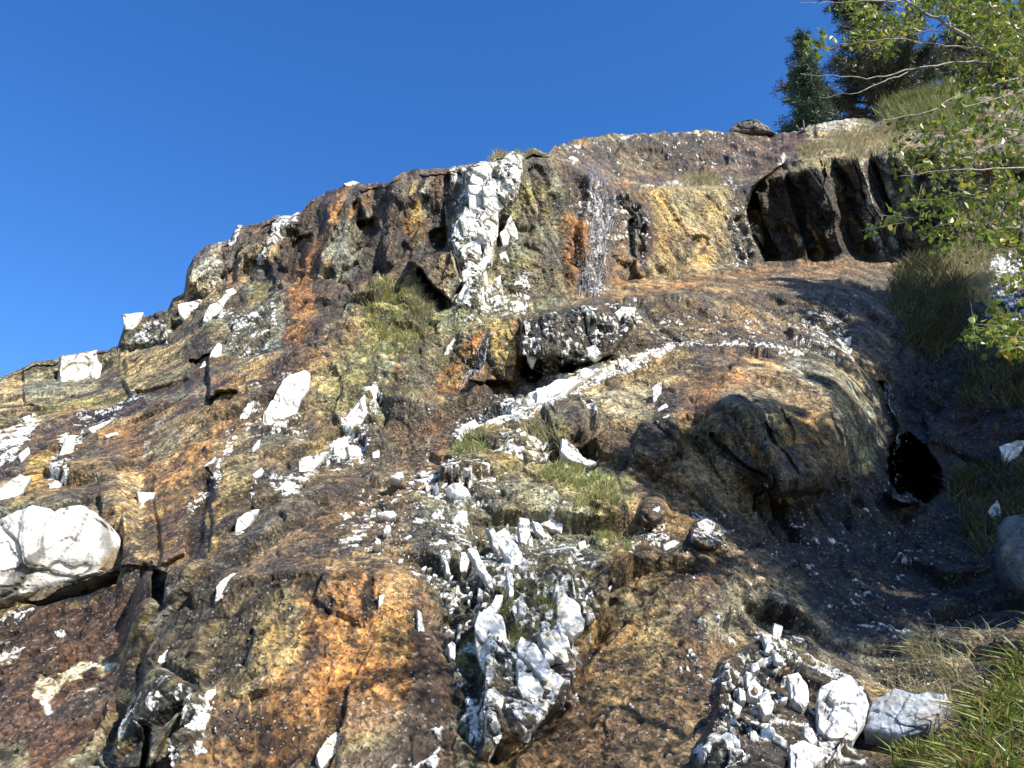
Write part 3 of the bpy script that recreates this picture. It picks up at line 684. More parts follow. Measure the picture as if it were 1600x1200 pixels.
# extra depth (metres away from the camera) carved or built into the face: (amount, shape, feather)
CARVE = [
 (.4, p_(560,345,584,341,590,356,578,368,562,366), 12), (.2, s_(14,556,320,565,345), 8), (.7, s_([6,20,18],657,428,672,458,692,476), 5), (.3, p_(672,360,692,356,698,372,690,390,670,386), 12), (.35, p_(456,372,482,368,474,418,452,424), 8), (.3, e_(400,430,50,40,30), 12),
 (-.5, p_(640,410,705,392,722,440,700,470,670,440), 6), (-.4, p_(722,262,812,242,815,285,790,340,765,420,748,480,712,484,728,430,700,380,712,330), 22), (.3, s_(12,752,300,760,325), 4),
 (-.6, p_(812,500,850,490,1000,470,1000,500,960,550,880,575,860,560,812,560), 6), (.5, e_(830,582,36,26,0), 6), (.5, e_(888,574,26,22,30), 6),
 (2.6, p_(1392,705,1402,684,1420,676,1433,690,1446,700,1452,716,1466,738,1470,762,1452,780,1436,772,1420,764,1404,770,1390,750), 9), (.35, s_([16,24],1385,600,1388,690), 6), (-.6, e_(1415,770,28,60,0), 7),
 (.15, s_([16,14,6],303,870,314,790,326,740), 6), (.3, p_(232,886,264,898,260,955,236,940), 5), (.3, p_(10,930,60,950,186,915,190,895,100,915,50,940), 8), (-.15, p_(192,770,240,770,236,880,196,885), 7), (-.15, p_(240,740,300,740,296,870,246,882), 8), (-.15, p_(326,740,395,715,400,770,350,840,330,860), 8),
 (-.3, p_(198,556,240,542,292,535,300,560,290,590,240,604,204,612,190,590), 9), (-.2, p_(34,572,90,556,140,556,100,620,38,636), 4), (-.25, p_(190,480,270,480,262,530,230,536,196,534), 10),
 (-.35, p_(325,585,370,580,372,618,322,616), 4), (.35, p_(290,560,325,550,322,600,296,590), 5),
 (-.3, e_(1100,620,140,150,30), 40), (-.6, e_(1230,660,220,240,0), 60), (.1, s_(6,1110,680,1145,715,1190,745), 3), (.08, s_(5,1190,670,1240,740), 3), (.08, s_(5,1220,640,1235,690), 3), (.06, s_(5,1300,640,1320,690), 3),
 (-.3, e_(1020,800,50,40,20), 9), (-.35, e_(1110,830,50,50,0), 9), (-.35, p_(850,640,905,625,915,690,870,705), 7), (-.2, e_(1030,690,90,60,20), 14),
 (.03, s_([6,14,12],580,905,574,940,568,970), 4), (.02, e_(512,948,26,30,50), 4), (.03, s_([10,16,12],398,990,388,1020,382,1042), 4), (-.35, p_(740,600,766,520,814,505,806,600), 5), (-.2, p_(190,1100,240,1040,300,1080,240,1200,180,1200), 10), (.2, s_(10,236,1140,226,1200), 5),
 (-.25, p_(1130,1030,1190,990,1270,990,1350,1040,1360,1120,1250,1260,1090,1260), 20), (-.2, p_(1185,700,1270,700,1290,760,1200,770), 12), (.08, s_(12,800,1190,870,1120,905,1040,960,930), 9), (-.25, p_(740,880,900,850,890,1100,760,1180), 30),
 (-.2, e_(320,420,70,50,20), 12), (.15, s_(8,368,395,366,440), 5), (-.25, s_([40,50],530,320,520,400), 20), (.25, s_(12,585,290,580,350), 10), (-.2, s_(26,620,280,610,400), 14), (.2, s_(12,700,280,690,380), 8),
 (-.4, s_([20,40,40],930,275,925,360,930,440), 16), (-.3, s_([20,30],1000,330,1005,420), 9), (.1, e_(1090,382,24,26,0), 7), (.25, s_(12,988,350,988,400), 6),
]

def apply_depth(D, x, y):
    add = np.zeros(len(x), f32)
    for amt, s, ft in CARVE:
        x0, x1, y0, y1 = bbox(s, ft + 2)
        m = np.nonzero((x > x0) & (x < x1) & (y > y0) & (y < y1))[0]
        if not len(m): continue
        sd = shape_sd(s, x[m], y[m])
        add[m] += amt * sstep(ft / 2, -ft / 2, sd)
    return add

cu = u + 5 * fbm(pxp / 60, 2, 111); cv = v + 5 * fbm(pxp / 60, 2, 131)
cd_add = apply_depth(None, cu, cv)
# ribbed alcove right of the upper wall: leaning buttresses that face left, with narrow right faces
lean = u - 0.36 * (v - 330)
edge = np.interp(v, [240, 290, 330, 370, 408], [1240, 1178, 1163, 1172, 1192])
inal = sstep(-2, 3, u - edge) * sstep(1520, 1460, u) * sstep(414, 408, v) * sstep(edge * 0 + 245 , 262, v + 0.12 * (u - 1250))
ribx = np.array([1160, 1166, 1240, 1246, 1303, 1327, 1354, 1358, 1372, 1398, 1440, 1448, 1500])
ribd = np.array([2.8, 2.8, 1.85, 2.15, 1.2, 1.9, 1.1, 1.3, .75, 1.15, .4, .9, 0.0])
cd_add += (np.interp(lean + 9 * fbm(pxp / 55, 2, 77), ribx, ribd) + .22 * facet(np.stack([lean / 26, v / 110, u * 0], 1).astype(f32), 401)[0]) * inal
DB = DB + cd_add.reshape(DB.shape)
P0 = at(UU, VV, DB).astype(f32)
Dsm = blur_cols(blur_rows(DB, 4), 4)
PS = at(UU, VV, Dsm)
du = np.gradient(PS, axis=1); dv = np.gradient(PS, axis=0)
NRM = np.cross(du, dv); 
NRM /= np.linalg.norm(NRM, axis=2)[..., None] + 1e-9
flip = (NRM * PS).sum(2) > 0
NRM[flip] *= -1
COSV = np.abs((NRM * PS).sum(2)) / np.linalg.norm(PS, axis=2)
COSV = blur_cols(blur_rows(COSV, 2), 2)
for _a in range(3): NRM[..., _a] = blur_cols(blur_rows(NRM[..., _a], 9), 9)
VD = -PS / np.linalg.norm(PS, axis=2)[..., None]
NRM = NRM * .8 + VD * .45
NRM /= np.linalg.norm(NRM, axis=2)[..., None] + 1e-9
p0 = P0.reshape(-1, 3); nrm = NRM.reshape(-1, 3).astype(f32)

# foliation frames: left part leans like "/", the rest like "\"
left = (u + 60 * fbm(pxp / 90, 2, 3)) < np.interp(v, [300, 500, 800, 1200], [560, 520, 600, 330])
thA, thB = math.radians(32), math.radians(-20)
th_ = np.where(left, thA, thB).astype(f32)
_ur = u + 14 * fbm(pxp / 50, 2, 4)
th_ = np.where((_ur > np.interp(v, [880, 1200], [980, 800])) & (v > 880) & (u < 1140), math.radians(34), th_)
th_ = np.where((_ur > 400) & (_ur < 720) & (v > 900), math.radians(6), th_).astype(f32)
th_ = np.where((v < 470) & (_ur > 440) & (_ur < 690), math.radians(14), th_).astype(f32)
ct, st_ = np.cos(th_), np.sin(th_)
X_, Y_, Z_ = p0[:, 0], p0[:, 1], p0[:, 2]
q1 = X_ * ct - Z_ * st_
q2 = X_ * st_ + Z_ * ct
wob = np.stack([fbm(p0 * 1.1, 3, 51), fbm(p0 * 1.1, 3, 52), fbm(p0 * 1.1, 3, 53)], 1)
Q = np.stack([q1, Y_ * 0.9, q2 * 0.42], 1) + wob * 0.10 + np.where(left, 50, 0)[:, None]
f1, e1, r1 = facet(Q * 1.15, 1)
f2, e2, r2 = facet(Q * 3.3 + 9, 2)
QI = Q * np.array([1, 1, 1.9], f32)
f3, e3, r3 = facet(QI * 9.0 + 5, 3)
f4, e4, r4 = facet(QI * 27 + 3, 4)
fine = fbm(p0 * 22, 3, 61)

# ---- broad smooth flow-worn areas
SMOOTH = [(.75, p_(330,950,560,760,650,830,700,1000,720,1270,300,1270), 30), (.7, p_(800,1270,900,1020,1060,890,1160,880,1170,1000,1060,1270), 24), (.6, p_(1000,290,1150,290,1140,410,1010,430), 14), (.75, p_(900,470,1200,412,1390,404,1390,430,1000,466), 8),
          (.5, p_(880,600,1060,556,1240,560,1100,640,960,680), 16), (.6, p_(60,680,300,640,300,800,180,780), 18), (.6, s_(16,-60,690,100,650,300,590), 8), (.45, p_(1180,560,1380,600,1380,740,1200,740), 20), (.5, p_(180,790,300,740,300,880,190,880), 10), (.5, p_(-60,960,180,930,210,1060,80,1270,-60,1270), 16)]
sm = np.zeros(len(u), f32)
for a_, s, ft in SMOOTH:
    sm = np.maximum(sm, a_ * sstep(ft / 2, -ft / 2, shape_sd(s, wu, wv)))

# ---- colour
alb = np.empty((len(u), 3), f32); 
tone = fbm(Q * 2.0, 4, 71)
base = np.array(PAL['B'], f32); dk = np.array(PAL['D'], f32); gg = np.array(PAL['G'], f32)
w1 = sstep(-.2, .5, tone)[:, None]; w2 = sstep(.0, .6, fbm(Q * 1.1 + 30, 3, 75))[:, None]
alb = base * (1 - w1) + dk * w1; alb = alb * (1 - w2) + gg * w2
wet = np.full(len(u), .4, f32)

def paint(x, y, rag, alb, wet, plist):
    for c, s, ft, op in plist:
        x0, x1, y0, y1 = bbox(s, ft + 2)
        m = np.nonzero((x > x0) & (x < x1) & (y > y0) & (y < y1))[0]
        if not len(m): continue
        sd = shape_sd(s, x[m], y[m])
        a = sstep(ft * .5, -ft * .5, sd + rag[m] * ft * .55) * op
        a = a[:, None]
        alb[m] = alb[m] * (1 - a) + np.array(PAL[c], f32) * a
        wet[m] = wet[m] * (1 - a[:, 0]) + WETS[c] * a[:, 0]

rag = fbm(pxp / 16, 3, 81) + .55 * fbm(p0 * 9, 2, 82)
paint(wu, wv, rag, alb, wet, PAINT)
# breakup: cell-to-cell tone, streaks down the foliation, dark seams, iron blotches
streak = fbm(np.stack([q1 * 9, Y_ * 3, q2 * 1.3], 1), 4, 91)
bl = fbm(p0 * 3.1, 4, 95)
run = fbm(np.stack([q1 * 4.2, Y_ * 1.2, q2 * .55], 1) + 60, 4, 93)
mult = 1 + .45 * (r2[:, 1] - .5) + .6 * (r3[:, 1] - .5) + .85 * (r4[:, 1] - .5) + .75 * streak + .35 * bl + .6 * fine
mult = np.clip(mult, .22, 2.0)
alb *= mult[:, None]
rs = sstep(.14, .5, run)[:, None] * .5
alb = alb * (1 - rs) + np.array((.055, .04, .028), f32) * rs
rl = sstep(.3, .7, -run)[:, None] * .35
alb = alb * (1 + rl)
wet = np.clip(wet + .5 * rs[:, 0], 0, 1)
hue = fbm(p0 * 2.3 + 40, 3, 97)
alb[:, 0] *= 1 + .16 * hue; alb[:, 2] *= 1 - .25 * hue
seam = np.clip(sstep(.10, .02, e2) * .55 * (r2[:, 2] > .35) + sstep(.12, .02, e3) * .38 + sstep(.05, .01, e1) * .5, 0, .85)
alb *= (1 - seam * .75 * (1 - .75 * sm))[:, None]
# dark wet patches scattered
dp = sstep(.55, .75, fbm(Q * 4.2 + 7, 3, 99))
alb = alb * (1 - .7 * dp[:, None]) + np.array((.04, .035, .04), f32) * .7 * dp[:, None]
wet = np.clip(wet + .4 * dp, 0, 1)
alb *= np.array((1.1, 1.03, .86), f32)
# mottled quartz chips
moss_like = np.zeros(len(u), f32)
WH = np.array(PAL['W'], f32)
for dens, s, ft in MOTTLE:
    x0, x1, y0, y1 = bbox(s, ft + 2)
    m = np.nonzero((wu > x0) & (wu < x1) & (wv > y0) & (wv < y1))[0]
    sd = shape_sd(s, wu[m], wv[m])
    dd = dens * sstep(ft * .6, -ft * .6, sd)
    w_ = (r3[m, 3] * .55 + r4[m, 3] * .45 + .05 * fine[m]) 
    lim = .5 - (dens - .5) * .5
    a = (sstep(lim, lim - .06 , 1 - w_ - (dd - dens) * 1.2 + 0 * dd) if False else sstep(.0, .05, dd * .74 + .04 - (1 - w_))) 
    a = a * (dd > 0.02)
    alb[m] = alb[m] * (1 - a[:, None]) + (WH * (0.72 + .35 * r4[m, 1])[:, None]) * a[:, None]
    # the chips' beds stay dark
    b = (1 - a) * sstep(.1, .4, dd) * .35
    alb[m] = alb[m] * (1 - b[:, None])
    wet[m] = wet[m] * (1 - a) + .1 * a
    moss_like[m] += a
alb = np.clip(alb, .012, .82)

# ---- relief
k = 1 - sm
dist = np.clip(Y_ / 12.0, .45, 1.6)
gz = (.12 + .88 * sstep(.08, .55, COSV.ravel())).astype(f32)
coarse = (.17 * f1 * k + .062 * f2 * k * dist ** .6 - .05 * sstep(.12, .0, e1) * k - .035 * sstep(.1, .0, e2) * k) * (.3 + .7 * gz) + .05 * fbm(p0 * 1.6, 4, 101)
coarse = blur_cols(blur_rows(coarse.reshape(NR, NC), 1), 1).ravel()
mid = ((.026 * f3 * (1 - .5 * sm)) * dist ** .8 - .010 * sstep(.12, 0, e3)) * gz
mid = blur_cols(blur_rows(mid.reshape(NR, NC), 1), 1).ravel()
disp = (coarse + mid + (.009 * f4 * dist ** .8 + .011 * fine * dist + .012 * streak * k + .012 * moss_like) * gz).astype(f32)
# silhouettes: keep the skyline where it is (crest rows move less)
tt = np.repeat(t, NC).astype(f32)
disp *= (.35 + .65 * sstep(0, .03, tt))
p1 = p0 + nrm * disp[:, None]
P1 = p1.reshape(NR, NC, 3)
ALB = np.concatenate([alb, wet[:, None]], 1).reshape(NR, NC, 4)

def surf(px, py, smooth=False):
    """point and normal of the rock under photo pixel"""
    px = np.asarray(px, float); py = np.asarray(py, float)
    j = np.clip(np.searchsorted(ucols, px), 0, NC - 1)
    i = np.abs(VV[:, j] - py).argmin(0)
    return (P0 if smooth else P1)[i, j].astype(float), NRM[i, j].astype(float)

# rows behind the skyline and in front of the frame
back = []
for db, dz in ((.25, -.05), (.8, -.12), (2.0, -.3), (5, -.8), (12, -1.4), (40, -4), (120, -20)):
    b = P1[0].copy(); b[:, 1] += db; b[:, 0] *= 1 + db / 60.0; b[:, 2] += dz + .06 * fbm(b * 1.3, 2, 7); back.append(b)
front = []
for k_, (fy, fz) in enumerate(((.92, -.9), (.8, -1.25), (.62, -1.5), (.3, -1.62), (-.8, -1.7), (-4, -1.75), (-12, -1.8))):
    b = P1[-1].copy(); b[:, 1] = b[:, 1] * fy if fy > 0 else b[:, 1] * 0 + fy * 3; b[:, 2] = fz + .08 * fbm(b * .9, 3, 17) ; b[:, 0] *= 1 + .12 * k_; front.append(b)

hill = empty('rock_face')
tag(hill, kind='structure')
REG = [  # name, polygon in the photo
 ('back_ridge', p_(862,100,2400,60,2400,238,1400,240,1230,256,1160,281,1000,284,930,268,864,238)),
 ('waterfall_wall', p_(868,238,1000,284,1165,283,1163,330,1190,410,1000,438,900,472,885,400)),
 ('ribbed_alcove', p_(1165,283,1230,256,1400,240,2400,238,2400,395,1400,402,1190,410,1163,330)),
 ('terrace', p_(890,476,1000,438,1190,410,1400,402,2400,395,2400,480,1430,500,1330,470,1200,455,1000,470)),
 ('quartz_rib_wall', p_(700,240,790,200,862,200,868,238,885,400,895,474,830,492,700,500,690,420)),
 ('upper_wall', p_(440,200,700,200,700,430,650,440,560,450,490,520,440,480,430,380)),
 ('stepped_bank', p_(812,496,895,474,1000,470,1200,455,1330,470,1340,545,1060,547,960,557,880,583,812,604)),
 ('rock_dome', p_(860,600,960,557,1060,547,1330,550,1390,620,1392,770,1200,860,1000,800,900,740,860,690)),
 ('shaded_gully', p_(1392,500,1430,500,2400,480,2400,1060,1400,1070,1300,1010,1200,930,1180,860,1392,770)),
 ('quartz_mound', p_(1100,1170,1130,1030,1190,985,1270,985,1350,1030,1400,1070,2400,1060,2400,2400,1060,2400)),
 ('right_rust_slope', p_(800,1190,870,1120,905,1020,960,930,1060,880,1200,870,1300,1000,1130,1030,1060,2400,700,2400,760,1260)),
 ('quartz_slab_slope', p_(640,800,700,750,860,690,1000,800,1060,880,960,930,905,1020,870,1120,800,1190,720,1180,690,1000,650,930)),
 ('rust_slope', p_(300,1000,420,830,560,740,640,800,690,1000,720,1180,760,1260,700,2400,160,2400,300,1090)),
 ('wet_red_shelf', p_(-800,950,20,930,190,905,262,900,240,990,210,1060,160,1140,90,1200,60,2400,-800,2400)),
 ('grassy_slope', p_(520,520,600,440,700,440,700,500,812,496,812,604,700,625,640,660,560,690,500,640)),
 ('left_ledges', p_(-800,300,300,300,440,380,440,480,330,560,420,650,330,760,300,900,190,905,20,930,-800,950)),
]
labid = np.full(len(u), len(REG), np.int32)
for i in range(len(REG) - 1, -1, -1):
    s = REG[i][1]; x0, x1, y0, y1 = bbox(s, 0)
    m = np.nonzero((wu > x0) & (wu < x1) & (wv > y0) & (wv < y1))[0]
    ins = shape_sd(s, wu[m], wv[m]) < 0
    labid[m[ins]] = i
LAB = labid.reshape(NR, NC)
allP = np.concatenate([np.array(back[::-1]), P1, np.array(front)], 0)
nb = len(back); nf = len(front)
allC = np.concatenate([np.repeat(ALB[:1], nb, 0), ALB, np.repeat(ALB[-1:], nf, 0)], 0)
LABall = np.concatenate([np.repeat(LAB[:1], nb, 0), LAB, np.repeat(LAB[-1:], nf, 0)], 0)
R_ = allP.shape[0]
idx = np.arange(R_ * NC).reshape(R_, NC)
quads = np.stack([idx[:-1, :-1], idx[1:, :-1], idx[1:, 1:], idx[:-1, 1:]], -1).reshape(-1, 4)
ql = LABall[:-1, :-1].ravel()
flatP = allP.reshape(-1, 3); flatC = allC.reshape(-1, 4)
names = [r[0] for r in REG] + ['middle_slope']
for i, nm in enumerate(names):
    q = quads[ql == i]
    if not len(q): continue
    used, inv = np.unique(q, return_inverse=True)
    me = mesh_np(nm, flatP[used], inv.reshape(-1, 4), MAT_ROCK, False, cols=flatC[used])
    link(nm, me, hill)

# ------------------------------------------------------------------ blocks, slabs, stones
def outline(spec, n):
    if spec[0] == 'p':
        P_ = np.array(spec[1], float); P2 = np.vstack([P_, P_[:1]])
        seg = np.linalg.norm(np.diff(P2, axis=0), axis=1); cs = np.concatenate([[0], np.cumsum(seg)])
        s = np.linspace(0, cs[-1], n, endpoint=False)
        return np.stack([np.interp(s, cs, P2[:, 0]), np.interp(s, cs, P2[:, 1])], 1)
    cx, cy, L_, W_, ang = spec[1]
    k = RNG.integers(5, 8); th = np.sort((np.arange(k) + RNG.uniform(-.28, .28, k)) / k * 2 * np.pi)
    rr = RNG.uniform(.82, 1.12, k)
    pts = np.stack([np.cos(th) * rr * L_ / 2, np.sin(th) * rr * W_ / 2], 1)
    a = math.radians(ang); dx, dy = math.sin(a), -math.cos(a)
    xy = np.stack([cx + pts[:, 0] * dx + pts[:, 1] * dy, cy + pts[:, 0] * dy - pts[:, 1] * dx], 1)
    return outline(('p', xy), n)

def block(name, spec, thick, color=(.78, .77, .73), parent=None, mat=None, n=None, rings=None, power=4.0, stains=(), rough=1.0, lift=0.0, drop=0.35, facets=1.0, anchor=None, seed=0, grow=1.0):
    """an angular stone that fits the outline seen in the photograph, set into the face with real thickness"""
    b = bbox(spec, 0); size = max(b[1] - b[0], b[3] - b[2])
    if n is None: n = int(np.clip(size * 1.1, 14, 110))
    if rings is None: rings = int(np.clip(size * .35, 4, 40))
    O = outline(spec, n); c2 = O.mean(0); O = c2 + (O - c2) * grow
    if anchor is None: anchor = c2
    Pc, Nc = surf(anchor[0], anchor[1], True)
    # average depth and normal around the centre
    sx = np.linspace(0, 2 * np.pi, 8, endpoint=False)
    smp, sn = surf(c2[0] + np.cos(sx) * (b[1] - b[0]) * .3, c2[1] + np.sin(sx) * (b[3] - b[2]) * .3, True)
    Nn = (sn.mean(0) + Nc); Nn /= np.linalg.norm(Nn)
    dirc = -Pc / np.linalg.norm(Pc)
    Nn = Nn * .4 + dirc * .5 + np.array([.14, 0, .3]) if name in ('quartz_block', 'stone_chip') else Nn * .75 + dirc * .45; Nn /= np.linalg.norm(Nn)
    D0 = np.median(smp[:, 1])
    pl = at(c2[0], c2[1], D0)
    rr = ray(O[:, 0], O[:, 1])
    # intersect outline rays with the tilted plane of the stone, limited slope
    tpl = (pl @ Nn) / (rr @ Nn)
    tpl = np.clip(tpl, D0 * .93, D0 * 1.07)
    ring0 = rr * tpl[:, None]
    C = pl
    V = []
    ss = np.concatenate([[1.04, 1.0], 1 - (np.linspace(0, 1, rings) ** 1.25)[1:-1]]) 
    hs = np.concatenate([[-drop * thick - .05], [0.25 * thick], thick * np.clip(1 - ss[2:] ** power, 0, 1) ** (1 / power) * .75 + .25 * thick])
    for s, h in zip(ss, hs):
        V.append(C + (ring0 - C) * s + Nn * (h + lift))
    V = np.array(V)
    M = len(ss)
    V = V.reshape(-1, 3)
    V = np.vstack([V, (C + Nn * (thick + lift))[None]])
    sc = max(np.linalg.norm(ring0.max(0) - ring0.min(0)), .02)
    q = V / sc
    qw = q + .05 * np.stack([fbm(q * 3 + z_, 3, 70) for z_ in (0, 9, 18)], 1)
    fa, ea, ra = facet(qw * 2.6 + seed * 3.1, 200 + seed)
    fb, eb, rb = facet(qw * 8.5 + seed, 300 + seed)
    dsp = facets * sc * (.055 * fa + .02 * fb) + facets * rough * min(sc, .6) * .02 * fbm(q * 14, 3, 9)
    dsp -= facets * sc * .022 * sstep(.10, 0, ea)
    wgt = np.ones(len(V)); wgt[:n] = .2; wgt[n:2 * n] = .6
    V = V + Nn * (dsp * wgt)[:, None] + np.cross(Nn, (0, 0, 1))[None] * (sc * .02 * fbm(q * 6, 2, 19))[:, None]
    i = np.arange(M - 1)[:, None] * n; j = np.arange(n)[None]; j2 = (j + 1) % n
    Fq = np.stack([i + j, i + j2, i + n + j2, i + n + j], -1).reshape(-1, 4)
    ctr = len(V) - 1; l = (M - 1) * n; jj = np.arange(n)
    Ft = np.stack([l + jj, l + (jj + 1) % n, np.full(n, ctr)], -1)
    F = np.vstack([np.stack([Fq[:, 0], Fq[:, 1], Fq[:, 2]], -1), np.stack([Fq[:, 0], Fq[:, 2], Fq[:, 3]], -1), Ft])
    # colour
    col = np.tile(np.array(color, f32), (len(V), 1)); w_ = np.full(len(V), .12, f32)
    tn = fbm(q * 5 + seed, 4, 33)
    col *= (1 + .16 * tn + .14 * (ra[:, 1] - .5))[:, None]
    crk = sstep(.05, .01, ea) * (ra[:, 2] > .6) * .6 + sstep(.07, .0, eb) * .25
    col *= (1 - crk)[:, None]
    dirt = sstep(.05, .6, fbm(q * 4 + 11 + seed, 4, 44))[:, None] * .55
    col = col * (1 - dirt) + np.array((.3, .26, .18), f32) * dirt
    if stains:
        x_, y_ = topx(V)
        x_ = x_ + 4 * fbm(q * 9, 3, 66); y_ = y_ + 4 * fbm(q * 9, 3, 67)
        paint(x_.astype(f32), y_.astype(f32), fbm(q * 16, 3, 55), col, w_, stains)
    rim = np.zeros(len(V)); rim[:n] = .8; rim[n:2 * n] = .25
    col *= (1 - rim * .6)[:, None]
    cen = C
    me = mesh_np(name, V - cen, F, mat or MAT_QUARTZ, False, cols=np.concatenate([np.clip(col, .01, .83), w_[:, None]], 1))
    o = link(name, me, parent); o.location = cen
    return o

